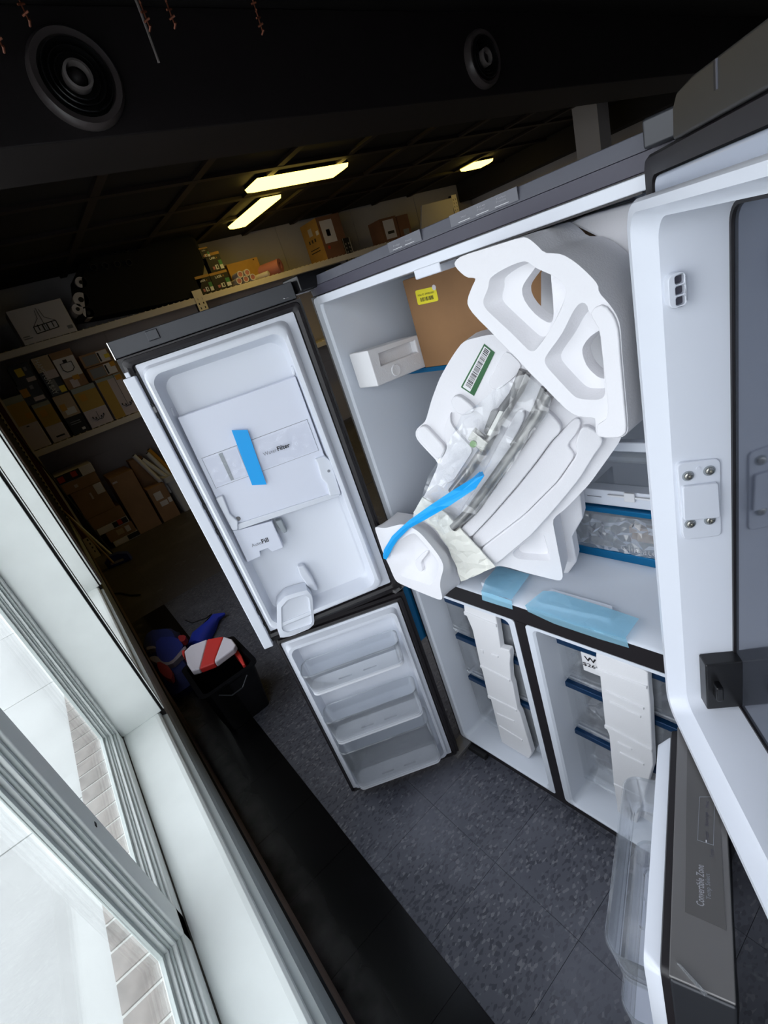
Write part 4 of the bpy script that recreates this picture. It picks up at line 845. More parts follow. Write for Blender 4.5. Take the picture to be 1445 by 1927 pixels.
# liner: flange, dyke, recess
b = NB(); DH = .030
loft(b, DL, [(rr(.000, .422, .922, 1.797, .004), -.001), (rr(.000, .422, .922, 1.797, .004), .004), (rr(.022, .414, .930, 1.787, .022), .006), (rr(.030, .410, .936, 1.780, .026), DH), (rr(.036, .404, .942, 1.774, .026), DH + .004), (rr(.046, .396, .952, 1.762, .030), DH + .002), (rr(.052, .390, .960, 1.752, .034), -.012), (rr(.060, .384, .970, 1.744, .034), -.022)], cap1=True)
mk('door_liner', b, 'dwhite', ld, smooth=True)
# free side flip mullion
mu = mk('flip_mullion', box(NB(), DL, .4295, .4605, .878, 1.775, .004, .024), 'dwhite', ld, .003); mk('mullion_cap', box(NB(), DL, .440, .452, 1.775, 1.788, .006, .018), 'dwhite', mu, .002)
mk('mullion_gap', box(NB(), DL, .4225, .4290, .89, 1.78, .0, .006), 'ink', ld)
for z0, z1 in ((1.66, 1.70), (1.385, 1.40), (1.30, 1.315), (1.0, 1.02), (.955, .965)): mk('spring_clip', box(NB(), DL, .424, .4295, z0, z1, .006, .014), 'ink', mu)
mk('spring_clip', box(NB(), DL, .423, .4295, 1.675, 1.69, .006, .015), 'steel', mu)
# raised water filter panel
ph = .010
outl = P(DL, Z4, [(345, 583), (918, 382), (1060, 770), (1090, 790), (1140, 960), (650, 1122), (640, 1100), (600, 1050), (530, 970)], ph)
wp = mk('ice_maker_cover', prism(NB(), DL, outl, -.022, ph), 'bluewhite', ld, .003)
# moulded lower edge band
mk('cover_lip', prism(NB(), DL, P(DL, Z4, [(640, 1130), (1135, 965), (1130, 940), (636, 1100)], ph + .006), -.01, ph + .006), 'dwhite', wp, .003)
q = P(DL, Z4, [(462, 780), (975, 590), (1032, 742), (532, 926)], ph)
g = .0012
mk('filter_door_seam', prism(NB(), DL, q, ph, ph + .0006), 'grey', wp)
c0 = (sum(p[0] for p in q) / 4, sum(p[1] for p in q) / 4); shr = lambda pts, d: [(p[0] - math.copysign(d, p[0] - c0[0]), p[1] - math.copysign(d, p[1] - c0[1])) for p in pts]
fd = mk('filter_door', prism(NB(), DL, shr(q, g), ph, ph + .0018), 'bluewhite', wp)
mk('door_grip', prism(NB(), DL, P(DL, Z4, [(540, 755), (625, 725), (690, 862), (605, 893)], ph + .002), ph + .0018, ph + .0024), 'griprec', fd) if 'griprec' in M else None
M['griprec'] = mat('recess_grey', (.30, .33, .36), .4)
gq = P(DL, Z4, [(540, 755), (632, 722), (690, 862), (605, 893)], ph + .002)
b = NB(); prism(b, DL, gq, ph + .0018, ph + .0035, holes=[[(p[0] * .94 + c[0] * .06, p[1] * .94 + c[1] * .06) for p, c in zip(gq, [(sum(x[0] for x in gq) / 4, sum(x[1] for x in gq) / 4)] * 4)]]); mk('grip_rim', b, 'dwhite', fd)
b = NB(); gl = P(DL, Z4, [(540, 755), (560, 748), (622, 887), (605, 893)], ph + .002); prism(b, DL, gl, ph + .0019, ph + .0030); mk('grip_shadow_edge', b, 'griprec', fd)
b = NB(); crumple(b, DL, [(p[0], p[1]) for p in shr(q, .006)], ph + .005, .0012, .013, 9); mk('protective_film', b, 'film2', fd)
text(DL, 'Water', DL.at(*Z4(765, 768), ph + .004), DL.at(*Z4(830, 745), ph + .004), ph + .0085, 'grey', fd, upflip=-1); text(DL, 'Filter', DL.at(*Z4(833, 743), ph + .004), DL.at(*Z4(893, 722), ph + .004), ph + .0085, 'ink', fd, upflip=-1, bold=.025)
tp = P(DL, Z4, [(608, 645), (685, 643), (778, 908), (708, 912)], ph + .012)
o = mk('blue_tape', prism(NB(), DL, tp, ph + .0088, ph + .0105), 'blue'); tag(o, 'bright blue tape strip stuck over the water filter panel of the left door', 'tape')
# auto fill piece
afp = P(DL, Z4, [(612, 1132), (645, 1128), (805, 1085), (815, 1110), (862, 1215), (805, 1237), (785, 1218), (745, 1232), (752, 1258), (685, 1286)], .012)
af = mk('auto_fill_cover', prism(NB(), DL, afp, -.018, .012), 'bluewhite', ld, .003)
text(DL, 'Auto', DL.at(*Z4(708, 1212), .012), DL.at(*Z4(756, 1195), .012), .0128, 'grey', af, upflip=-1); text(DL, 'Fill', DL.at(*Z4(758, 1194), .012), DL.at(*Z4(790, 1183), .012), .0128, 'ink', af, upflip=-1, bold=.02)
# left side guide, right bracket, cup
mk('side_guide', prism(NB(), DL, P(DL, Z4, [(530, 975), (565, 960), (600, 1050), (640, 1085), (640, 1130), (612, 1132)], .02), -.015, .022), 'dwhite', ld, .004)
sb = mk('side_bracket', prism(NB(), DL, P(DL, Z4, [(1012, 785), (1060, 770), (1090, 795), (1140, 955), (1085, 965), (1070, 905), (1045, 880), (1040, 865), (1025, 805)], .022), -.005, .022), 'dwhite', ld, .004)
ctr = DL.at(*Z4(1080, 842), .022); mk('bracket_screw', loft(NB(), DL, [(circ(*ctr, .0045), .022), (circ(*ctr, .003), .0232)], cap1=True), 'grey', sb)
ctr = DL.at(*Z4(640, 1075), .012); mk('pivot_hole', loft(NB(), DL, [(circ(*ctr, .007), .010), (circ(*ctr, .006), .0115)], cap1=True), 'steel', wp)
mk('liner_rib', prism(NB(), DL, P(DL, Z4, [(300, 540), (320, 535), (335, 575), (318, 580)], .0), -.02, .004), 'dwhite', ld, .002); mk('liner_rib', prism(NB(), DL, P(DL, Z4, [(895, 335), (908, 330), (918, 375), (905, 378)], .0), -.02, .004), 'dwhite', ld, .002)
mk('fill_nozzle', prism(NB(), DL, P(DL, Z4, [(818, 1085), (850, 1075), (880, 1135), (858, 1145)], .0), -.02, .006), 'griprec', ld, .004)
mk('float_arm', prism(NB(), DL, P(DL, Z4, [(925, 1305), (960, 1300), (1000, 1360), (1030, 1420), (1010, 1425), (975, 1400), (940, 1350)], .0), -.022, .004), 'dwhite', ld, .006)
cupo = P(DL, Z4, [(828, 1490), (868, 1447), (940, 1425), (975, 1418), (1000, 1450), (1010, 1580), (985, 1605), (900, 1640), (845, 1650), (828, 1600)], .03); cupi = P(DL, Z4, [(848, 1500), (880, 1462), (960, 1438), (985, 1455), (998, 1575), (975, 1590), (880, 1622), (852, 1610)], .03)
b = NB(); n_ = 40; A0 = resample(cupo, n_); A1 = align(A0, resample(cupi, n_)); c_ = (sum(p[0] for p in A1) / n_, sum(p[1] for p in A1) / n_); A2 = [(p[0] * .86 + c_[0] * .14, p[1] * .86 + c_[1] * .14) for p in A1]
loft(b, DL, [(A0, -.02), (A0, .034), (A1, .036), (A1, .0315), (A2, .0295)], cap1=True); bmesh.ops.triangulate(b, faces=[f for f in b.faces if len(f.verts) > 4]); mk('drip_cup', b, 'dwhite', ld, smooth=True)
# ---- left lower door
ll = mk('lower_left_door', box(NB(), DLL, -.032, .436, .045, .872, -.075, -.038), 'shell', fr_, .006); ll['label'] = 'lower left freezer door with three clear bins'
mk('frame_face', prism(NB(), DLL, [(-.030, .048), (.434, .048), (.434, .870), (-.030, .870)], -.038, -.001, holes=[rr(.025, .40, .09, .815, .03)]), 'gasket', ll)
b = NB(); loft(b, DLL, [(rr(-.020, .430, .056, .858, .010), -.001), (rr(-.018, .428, .058, .856, .010), .010), (rr(-.008, .424, .064, .848, .010), .012), (rr(-.002, .422, .066, .842, .008), -.001)]); mk('gasket', b, 'gasket', ll, smooth=True)
b = NB(); loft(b, DLL, [(rr(.000, .4205, .069, .838, .004), -.001), (rr(.000, .4205, .069, .838, .004), .004), (rr(.012, .412, .078, .830, .020), .006), (rr(.018, .406, .084, .822, .024), .026), (rr(.028, .398, .094, .812, .024), .026), (rr(.034, .390, .100, .806, .03), -.02), (rr(.042, .384, .108, .800, .03), -.028)], cap1=True)
mk('door_liner', b, 'dwhite', ll, smooth=True)
mk('blue_side_tape', prism(NB(), FC, [(-.02, .60), (-.010, .60), (-.010, .85), (-.02, .85)], .0, .03), 'bluetrim', fr_)
M['binbase'] = mat('pale_bin_base', (.84, .86, .91), .3)
def bin_(D, parent, a0, a1, z0, z1, h1, m='clear2', base='bluewhite', slots=True):
    """door bin: base with two slots, clear wall round three sides"""
    FZ = Frame(D.o + Vector((0, 0, z0)), D.a, D.n, (0, 0, 1))
    o_ = rr(a0, a1, .0, h1, .025); i_ = rr(a0 + .003, a1 - .003, .003, h1 - .003, .023)
    b = NB(); loft(b, FZ, [(o_, 0), (rr(a0 - .006, a1 + .006, .0, h1 + .010, .028), z1 - z0), (rr(a0 - .003, a1 + .003, .003, h1 + .007, .026), z1 - z0), (i_, .004)]); bn = mk('door_bin', b, m, parent, smooth=True)
    am = (a0 + a1) / 2; hl = []
    if slots:
        for s in (-1, 1): hl.append(rrect(am + s * .045 - .025, am + s * .045 + .025, h1 - .035, h1 - .028, .0033, 3))
    prism_b = NB(); prism(prism_b, FZ, rr(a0 + .002, a1 - .002, .002, h1 - .002, .022), -.010, .004, holes=hl); mk('bin_base', prism_b, base, bn, .002)
    b = NB(); prism(b, FZ, rr(a0 - .008, a1 + .008, .0, h1 + .012, .03), z1 - z0 - .003, z1 - z0, holes=[rr(a0 - .003, a1 + .003, .003, h1 + .007, .026)]); mk('bin_rim', b, m, bn)
    return bn
bin_(DLL, ll, .044, .380, .648, .738, .080, base='binbase')
bin_(DLL, ll, .044, .380, .402, .518, .082, base='binbase')
bin_(DLL, ll, .044, .380, .146, .358, .084, base='binbase')
# ---- right upper door (deep door, mirror inner panel)
rd0 = DR.at(1445, 1415, -.108)[1]
ru = mk('upper_right_door', box(NB(), DR, -.005, .47, .845, 1.835, -.165, -.125), 'shell', fr_, .006); ru['label'] = 'upper right door swung open toward the camera, deep white frame'
b = NB()
loft(b, DR, [(rr(-.010, .424, .858, 1.784, .035), -.095), (rr(-.012, .424, .858, 1.786, .035), -.006), (rr(-.008, .420, .862, 1.782, .035), .0), (rr(.004, .410, .874, 1.772, .032), .0), (rr(.016, .398, .886, 1.764, .030), -.024), (rr(.020, .394, .892, 1.758, .030), -.028), (rr(.026, .388, .900, 1.750, .024), -.108)])
mk('door_liner', b, 'dwhite', ru, smooth=True)
mk('mirror_panel', box(NB(), DR, .020, .40, .894, 1.756, -.120, -.110), 'mirror', ru)
b = NB(); prism(b, DR, rr(.0245, .3895, .8985, 1.7515, .022), -.1095, -.106, holes=[rr(.031, .383, .905, 1.745, .020)]); mk('panel_gasket', b, 'gasket', ru)
# gasket ring + outer frame behind the dyke
b = NB(); loft(b, DR, [(rr(-.040, .452, .835, 1.830, .012), -.125), (rr(-.040, .452, .835, 1.830, .012), -.040), (rr(-.034, .446, .842, 1.826, .012), -.034), (rr(-.016, .430, .852, 1.806, .012), -.036), (rr(-.012, .424, .856, 1.796, .012), -.075)]); mk('gasket', b, 'gasket', ru, smooth=True)
mk('gloss_flange', box(NB(), DR, .02, .42, 1.783, 1.803, -.072, -.060), 'fl', ru, .004) if 'fl' in M else None
M['fl'] = mat('glossy_grey_flange', (.42, .46, .55), .18)
mk('gloss_flange', prism(NB(), DR, rr(.003, .42, 1.76, 1.8035, .012), -.060, -.032), 'fl', ru, .004)
tl = DR.at(1264, 178, -.03); tr = DR.at(1445, 37, -.03)
b = NB(); prism(b, DR, [(tl[0] - .004, 1.815), (.45, 1.815), (.45, tr[1]), (tl[0] + .06, tl[1] + .002), (tl[0] + .012, tl[1]), (tl[0] - .002, tl[1] - .012)], -.115, -.070); mk('top_band', b, 'doorcap', ru, .003) if 'doorcap' in M else b.free()
M['doorcap'] = mat('warm_dark_grey_cap', (.030, .028, .026), .5)
b = NB(); prism(b, DR, [(tl[0] - .004, 1.829), (.45, 1.829), (.45, tr[1]), (tl[0] + .05, tl[1] + .003), (tl[0] + .010, tl[1] - .001), (tl[0] - .002, tl[1] - .012)], -.125, -.030); mk('top_band', b, 'doorcap', ru, .003)
q = DR.at(1346, 112, -.03); q2 = DR.at(1346, 170, -.03); mk('cap_slit', box(NB(), DR, q[0] - .0025, q[0] + .0025, q2[1], q[1], -.031, -.0292), 'ink', ru); mk('cap_slit_edge', box(NB(), DR, q[0] + .0025, q[0] + .004, q2[1], q[1], -.031, -.0288), 'band', ru)
# bin hook on the side wall (plane a = .022)
DS = Frame(DR.w(.023, 0, 0), -DR.n, (0, 0, 1), DR.a)     # a: depth into the door, b: z
h1 = DS.at(1257, 548, .0); 
q = [DS.at(*p, .012) for p in ((1259, 512), (1292, 512), (1292, 578), (1259, 582))]
a0 = min(q[0][0], q[3][0]); a1 = max(q[1][0], q[2][0]); zt_ = (q[0][1] + q[1][1]) / 2; zb_ = (q[2][1] + q[3][1]) / 2
b = NB(); w_ = (a1 - a0); hz = (zt_ - zb_)
hl = [rrect(a0 + w_ * .38, a1 - w_ * .14, zb_ + hz * (.07 + .30 * k), zb_ + hz * (.07 + .30 * k) + hz * .24, .0025, 3) for k in range(3)]
prism(b, DS, rrect(a0, a1, zb_, zt_, w_ * .4), -.004, .013, holes=hl); hk = mk('bin_hook', b, 'dwhite', ru, .0015); mk('hook_recess', box(NB(), DS, a0 + w_ * .3, a1 - w_ * .1, zb_ + hz * .05, zt_ - hz * .06, -.003, .003), 'bandd', hk)
# hinge bracket with four screws
q = [DS.at(*p, .004) for p in ((1273, 872), (1356, 862), (1358, 1008), (1285, 1016))]
b = NB(); n_ = 40; Q = smoothp([(q[0][0], q[0][1]), (q[1][0], q[1][1]), (q[2][0], q[2][1]), (q[3][0], q[3][1])], 0)
def rquad(q, r, seg=4):
    out = []
    for i in range(4):
        p = Vector(q[i]); a = (Vector(q[i - 1]) - p).normalized() * r; c = (Vector(q[(i + 1) % 4]) - p).normalized() * r
        for k in range(seg + 1):
            t = k / seg; out.append(tuple(p + a * (1 - t) ** 2 + c * t ** 2))
    return out
br = mk('hinge_bracket', prism(b, DS, rquad(q, .010), -.004, .005), 'dwhite', ru, .002)
q = [DS.at(*p, .010) for p in ((1284, 916), (1352, 908), (1356, 974), (1287, 980))]; mk('bracket_cover', prism(NB(), DS, rquad(q, .005), .003, .011), 'dwhite', br, .002)
for p in ((1295, 896), (1335, 886), (1299, 986), (1336, 979)):
    c = DS.at(*p, .006); s = mk('screw', loft(NB(), DS, [(circ(*c, .0062), .005), (circ(*c, .0058), .0085), (circ(*c, .0045), .0095), (circ(*c, .0026, 6 + 14), .0095), (circ(*c, .0022), .0068)], cap1=True), 'screw', br, smooth=True); mk('washer', loft(NB(), DS, [(circ(*c, .0085), .0045), (circ(*c, .0085), .0058)], cap1=True), 'griprec', br)
c = DS.at(1314, 882, .006); mk('locating_pip', loft(NB(), DS, [(circ(*c, .003), .004), (circ(*c, .003), .0062)], cap1=True), 'dwhite', br)
# black latch block with knob
q = [DS.at(*p, .02) for p in ((1323, 1245), (1380, 1240), (1380, 1325), (1327, 1328))]
kb = mk('latch_block', box(NB(), DS, q[0][0], q[1][0] + .012, q[3][1], q[0][1], .0, .030), 'black', ru, .003)
c = DS.at(1352, 1300, .04); mk('latch_knob', box(NB(), DS, c[0] - .006, c[0] + .006, c[1] - .020, c[1] + .014, .028, .048), 'blackgloss', kb, .003)
# ---- right lower door
rl = mk('lower_right_door', box(NB(), DRL, -.01, .410, .045, .848, -.076, -.001), 'shell', fr_, .004); rl['label'] = 'lower right freezer door seen from above with clear bins'
mk('top_edge', box(NB(), DRL, -.01, .406, .845, .851, -.075, .0), 'steel', rl, .002)
pq = [(.035, -.016), (.035, -.072), (.285, -.072), (.262, -.016)]
FZ = Frame(DRL.o + Vector((0, 0, .851)), DRL.a, DRL.n, (0, 0, 1))
cp = mk('control_panel', prism(NB(), FZ, [FZ.at(1293, 1400), FZ.at(1292, 1717), FZ.at(1366, 1752), FZ.at(1350, 1480)], .0, .0012), 'panelg', rl) if 'panelg' in M else None
M['panelg'] = mat('dark_grey_panel', (.090, .086, .086), .35)
cp = mk('control_panel', prism(NB(), FZ, [FZ.at(1293, 1410), FZ.at(1289, 1717), FZ.at(1366, 1752), FZ.at(1352, 1500), FZ.at(1330, 1410)], .0, .0012), 'panelg', rl)
text(FZ, 'Convertible Zone', FZ.at(1325, 1708), FZ.at(1324, 1630), .0016, 'lgrey', cp, height=.010, bold=.01, upflip=-1); text(FZ, 'Temp Select', FZ.at(1338, 1695), FZ.at(1335, 1646), .0016, 'lgrey2', cp, height=.006) if 'lgrey2' in M else text(FZ, 'Temp Select', FZ.at(1338, 1695), FZ.at(1335, 1646), .0016, 'grey', cp, height=.006, upflip=-1)
bq = [FZ.at(*p) for p in ((1312, 1582), (1316, 1500), (1345, 1500), (1343, 1592))]
b = NB(); cc = (sum(p[0] for p in bq) / 4, sum(p[1] for p in bq) / 4); prism(b, FZ, bq, .0012, .0016, holes=[[(p[0] + math.copysign(.0007, cc[0] - p[0]), p[1] + math.copysign(.0007, cc[1] - p[1])) for p in bq]]); mk('display_outline', b, 'grey', cp)
for s, p, q in (('Freezer', (1334, 1583), (1332, 1565)), ('Beverage', (1333, 1556), (1332, 1530)), ('Meat', (1334, 1522), (1333, 1509)), ('Temp', (1343, 1616), (1342, 1600))): text(FZ, s, FZ.at(*p), FZ.at(*q), .0016, 'bandd', cp, height=.005, upflip=-1)
mk('indicator', box(NB(), FZ, .2035, .2075, FZ.at(1329, 1605)[1] - .0006, FZ.at(1329, 1605)[1] + .0006, .0012, .0017), 'white', cp)
b = NB(); loft(b, DRL, [(rr(-.010, .406, .050, .846, .012), -.001), (rr(-.008, .404, .052, .844, .012), .010), (rr(.000, .398, .060, .836, .012), .012), (rr(.004, .394, .064, .832, .012), -.001)]); mk('gasket', b, 'gasket', rl, smooth=True)
b = NB(); loft(b, DRL, [(rr(.002, .402, .066, .834, .010), .004), (rr(.002, .402, .066, .834, .010), .014), (rr(.012, .392, .076, .824, .02), .034), (rr(.022, .382, .086, .814, .02), .034), (rr(.03, .374, .094, .806, .02), .0), (rr(.036, .368, .10, .80, .02), -.0)], cap1=True); mk('door_liner', b, 'dwhite', rl, smooth=True)
bin_(DRL, rl, .046, .360, .640, .730, .090, base='clear2'); bin_(DRL, rl, .046, .360, .405, .505, .085); bin_(DRL, rl, .046, .360, .155, .330, .085)
# film glints on the outside face
b = NB(); crumple(b, Frame(DRL.w(0, 0, -.0785), DRL.a, (0, 0, 1), -DRL.n), [(.02, .1), (.40, .1), (.40, .83), (.02, .83)], .0, .0015, .05, 8); mk('outer_film', b, 'film', rl)
b = NB(); pp = [FZ.at(*p) for p in ((1274, 1815), (1280, 1818), (1331, 1873), (1326, 1876))]; prism(b, FZ, pp, .001, .006); mk('film_fold', b, 'film', rl)

# ================================================================== FOAM, CARTON AND TAPES INSIDE
# left foam spacer
fs = thing('foam_spacer', 'short foam block against the left inner wall beside the brown carton', 'foam packing', rv(.08, .12, 1.545))
XS = Frame(rv(.13, 0), rv(0, 1), (0, 0, 1), rv(1, 0))
b = NB(); prism(b, XS, [(.022, 1.548), (.225, 1.538), (.225, 1.632), (.022, 1.648)], -.085, 0, holes=[[(.055, 1.595), (.20, 1.588), (.20, 1.622), (.060, 1.628)]]); mk('block', b, 'foamt', fs, .004)
mk('slot_floor', prism(NB(), XS, [(.050, 1.590), (.205, 1.583), (.205, 1.627), (.052, 1.633)], -.06, -.02), 'foamt', fs)
c = (.10, 1.568); mk('moulded_disc', loft(NB(), XS, [(circ(*c, .016), 0), (circ(*c, .015), .003), (circ(*c, .013), .0025)], cap1=True), 'foamt', fs, smooth=True)
# brown carton on shelf
bc = thing('brown_carton', 'brown cardboard carton with a yellow sticker on the top glass shelf', 'box', rv(.35, .36, 1.537))
mk('carton_body', box(NB(), FC, .132, .60, 1.537, 1.782, -.50, -.212), 'card', bc, .003)
q = P(FC, Z5, [(463, 308), (543, 290), (556, 347), (475, 365)], -.212)
st_ = mk('yellow_sticker', prism(NB(), FC, rquad(q, .006), -.212, -.2112), 'yellow', bc)
def inq(q, u, v): # bilinear inside quad TL,TR,BR,BL
    return tuple((q[0][i] * (1 - u) + q[1][i] * u) * (1 - v) + (q[3][i] * (1 - u) + q[2][i] * u) * v for i in (0, 1))
text(FC, 'Pallet ID: 3999810001', inq(q, .1, .42), inq(q, .88, .42), -.2108, 'ink', st_)
b = NB(); rnd = random.Random(2); x = .18
while x < .80:
    w_ = rnd.choice((.012, .02, .03)); prism(b, FC, [inq(q, x, .55), inq(q, x + w_, .55), inq(q, x + w_, .82), inq(q, x, .82)], -.2111, -.2107); x += w_ + rnd.choice((.012, .02, .03))
mk('barcode', b, 'ink', st_); c = inq(q, .93, .06); mk('sticker_dot', loft(NB(), FC, [(circ(*c, .007), -.2111), (circ(*c, .006), -.2105)], cap1=True), 'whitebox', st_)
# back foam (upper right corner behind)
o = mk('foam_corner_block', prism(NB(), FC, P(FC, ZA, [(870, 0), (960, -40), (1380, -160), (1420, 260), (1250, 240), (1050, 90)], -.07), -.20, -.07), 'foam', bevel=.006); tag(o, 'smooth foam block in the upper right corner of the fridge compartment', 'foam packing')

# F1 moulded upper foam
HF, HB1 = .075, .022
o1 = smoothp(P(FC, ZA, [(55, 300), (62, 268), (110, 232), (330, 165), (540, 98), (585, 106), (640, 150), (700, 212), (760, 214), (830, 222), (920, 275), (1030, 375), (1085, 440), (1090, 495), (1150, 560), (1210, 640), (1245, 730), (1255, 900), (1280, 1200), (1303, 1460), (1295, 1505), (1250, 1538), (1100, 1535), (1066, 1500), (1066, 1420), (1060, 1390), (960, 1388), (880, 1355), (755, 1232), (690, 1162), (600, 1077), (548, 1017), (330, 790), (200, 662), (150, 590), (150, 540), (180, 460), (210, 400), (195, 392), (145, 390), (90, 345)], HF), 1)
pk1 = [P(FC, ZA, [(300, 395), (420, 320), (560, 265), (600, 290), (650, 330), (760, 370), (862, 450), (845, 560), (805, 650), (720, 800), (630, 925), (590, 915), (480, 800), (370, 700), (265, 600), (260, 545), (305, 460)], HF),
       P(FC, ZA, [(340, 420), (450, 340), (575, 290), (610, 310), (665, 350), (740, 400), (800, 470), (790, 560), (750, 650), (700, 770), (640, 870), (560, 800), (480, 725), (400, 650), (340, 590), (330, 545), (355, 470)], HF),
       P(FC, ZA, [(590, 300), (630, 320), (668, 340), (672, 430), (690, 600), (697, 740), (655, 757), (560, 690), (480, 590), (458, 500), (500, 430), (560, 350)], HF)]
pk2 = [P(FC, ZA, [(985, 565), (1010, 590), (1010, 625), (1060, 690), (1100, 760), (1115, 900), (1140, 1265), (950, 1262), (900, 1228), (700, 1010), (703, 960), (830, 790), (900, 640), (945, 575)], HF),
       P(FC, ZA, [(975, 640), (1000, 660), (1040, 710), (1085, 790), (1100, 900), (1128, 1222), (970, 1222), (925, 1190), (760, 1010), (765, 955), (870, 810), (925, 700)], HF),
       P(FC, ZA, [(1090, 775), (1040, 800), (960, 850), (910, 920), (905, 970), (935, 1060), (990, 1120), (1040, 1158), (1125, 1160), (1118, 1000), (1105, 850)], HF)]
cen = lambda p: (sum(x[0] for x in p) / len(p), sum(x[1] for x in p) / len(p))
def shrink(p, s, c=None): c = c or cen(p); return [(c[0] + (x[0] - c[0]) * s, c[1] + (x[1] - c[1]) * s) for x in p]
def fillet(p, r):
    out = []; n = len(p)
    for i in range(n):
        c = Vector(p[i]); a = Vector(p[i - 1]) - c; b_ = Vector(p[(i + 1) % n]) - c
        A = c + a.normalized() * min(r, a.length * .45); B = c + b_.normalized() * min(r, b_.length * .45)
        for t in (0, .5, 1): q = A * (1 - t) ** 2 + c * 2 * t * (1 - t) + B * t * t; out.append((q.x, q.y))
    return out
def sr(p): return fillet(p, .014)
f1 = thing('upper_foam_moulding', 'big moulded foam corner piece with two deep pockets standing in the fridge', 'foam packing', rv(.68, .0, 1.45))
b = NB(); molded(b, FC, o1, [[(sr(pk1[0]), HF), (sr(pk1[1]), HF - .028), (sr(pk1[2]), HF - .032), (shrink(sr(pk1[2]), .86), HB1)], [(sr(pk2[0]), HF), (sr(pk2[1]), HF - .026), (sr(pk2[2]), HF - .030), (shrink(sr(pk2[2]), .86), HB1)]], HF, HB1)
mk('moulded_foam', b, 'foam', f1, .004, seg=3)
b = NB(); prism(b, FC, o1, -.062, HB1 + .001, holes=[shrink(o1, .80, cen(o1))]); mk('back_rim', b, 'foam', f1, .003)
# raised band on the right flank of the face
for pts, hh in (([(600, 115), (690, 215), (740, 222), (690, 330), (620, 310), (560, 250), (300, 350), (150, 385), (70, 305), (110, 240), (540, 102)], 0), ([(1120, 560), (1200, 640), (1240, 740), (1250, 900), (1298, 1460), (1288, 1500), (1250, 1530), (1110, 1528), (1080, 1495), (1085, 1430), (1160, 1400), (1165, 1300), (1120, 900), (1105, 740), (1020, 640)], .012)):
    if hh: mk('raised_band', prism(NB(), FC, sr(P(FC, ZA, pts, HF)), HF - .004, HF + .006), 'foam', f1, .003, seg=3)

# F2 long leaning lower foam
o2 = Vector((.25, -.012, .0)); ad = Vector((.94, .34, 0)).normalized()
F2 = Frame(rv(o2.x, o2.y), RZ @ ad, (0, 0, 1), RZ @ Vector((ad.y, -ad.x, 0)))
f2 = thing('lower_foam_moulding', 'long moulded foam piece with curved ribs leaning out of the fridge', 'foam packing', F2.w(.15, .95, -.05))
PX = lambda a, c: (a, c)
out2 = P(F2, PX, [(873, 641), (926, 628), (960, 640), (1018, 660), (1018, 500), (1100, 510), (1160, 620), (1180, 720), (1169, 827), (1145, 861), (1109, 911), (1066, 956), (1039, 977), (1049, 1030), (1059, 1080), (1058, 1091), (1050, 1093), (994, 1079), (950, 1066), (934, 1065), (900, 1080), (868, 1092), (858, 1060), (820, 1020), (775, 975), (782, 958), (800, 930), (826, 872), (805, 850), (783, 826), (781, 812), (788, 803), (800, 795), (812, 752), (827, 712), (845, 680), (860, 657)], 0)
tri = P(F2, ZB, [(810, 1690), (870, 1640), (1000, 1545), (1050, 1530), (1075, 1600), (1108, 1735), (1090, 1750), (850, 1735)], 0); tri2 = shrink(tri, .78)
b = NB(); molded(b, F2, sr(out2), [[(sr(tri), 0), (sr(tri2), -.02)]], 0, -.085); mk('moulded_foam', b, 'foam', f2, .004, seg=3)
def raised(pts, h0, h1, nm='foam_rib', f=ZB, bev=.006, mm='foam', par=None):
    return mk(nm, prism(NB(), F2, sr(P(F2, f, pts, h1)), h0, h1), mm, par or f2, bev, seg=3)
raised([(1000, 640), (1060, 600), (1160, 690), (1200, 760), (1110, 850), (1010, 990), (850, 1190), (660, 1410), (500, 1580), (400, 1530), (560, 1380), (700, 1180), (850, 950), (950, 780)], -.005, .020, bev=.004)
raised([(1205, 755), (1300, 660), (1350, 700), (1300, 800), (1225, 880), (1300, 945), (1160, 1150), (910, 1400), (570, 1660), (500, 1582), (665, 1410), (858, 1190), (1015, 990), (1115, 850)], -.005, .010, bev=.004)
raised([(1350, 720), (1440, 760), (1520, 840), (1440, 950), (1330, 1130), (1200, 1290), (1105, 1400), (960, 1560), (700, 1775), (600, 1760), (575, 1665), (920, 1400), (1170, 1150), (1310, 945), (1290, 860)], -.005, .018, bev=.004)
raised([(340, 540), (400, 488), (530, 590), (520, 640), (440, 650), (395, 635)], -.005, .018); raised([(355, 612), (345, 700), (420, 800), (500, 880), (520, 920), (370, 1150), (250, 1180), (240, 1050), (330, 900), (300, 760)], -.004, .010)
raised([(145, 715), (320, 900), (265, 1000), (95, 825), (88, 770)], -.005, .016)
raised([(620, 420), (770, 150), (900, 270), (850, 350), (700, 470)], -.003, .003, bev=.002)
raised([(560, 1180), (640, 1000), (760, 780), (860, 600), (920, 620), (900, 700), (780, 950), (640, 1200), (480, 1420), (380, 1480), (430, 1360)], -.005, .014)
# paper wrap at lower left of F2
b = NB(); pw = P(F2, ZB, [(70, 1385), (140, 1265), (220, 1310), (330, 1400), (480, 1560), (600, 1690), (690, 1790), (560, 1850), (430, 1905), (400, 1800), (330, 1640), (230, 1500), (130, 1420)], .03)
crumple(b, F2, pw, .027, .004, .016, 11); wr = mk('foam_wrap_sheet', b, 'paper', f2); wr['label'] = 'cream foam wrapping sheet'; 
sm = wr.modifiers.new('thick', 'SOLIDIFY'); sm.thickness = .004
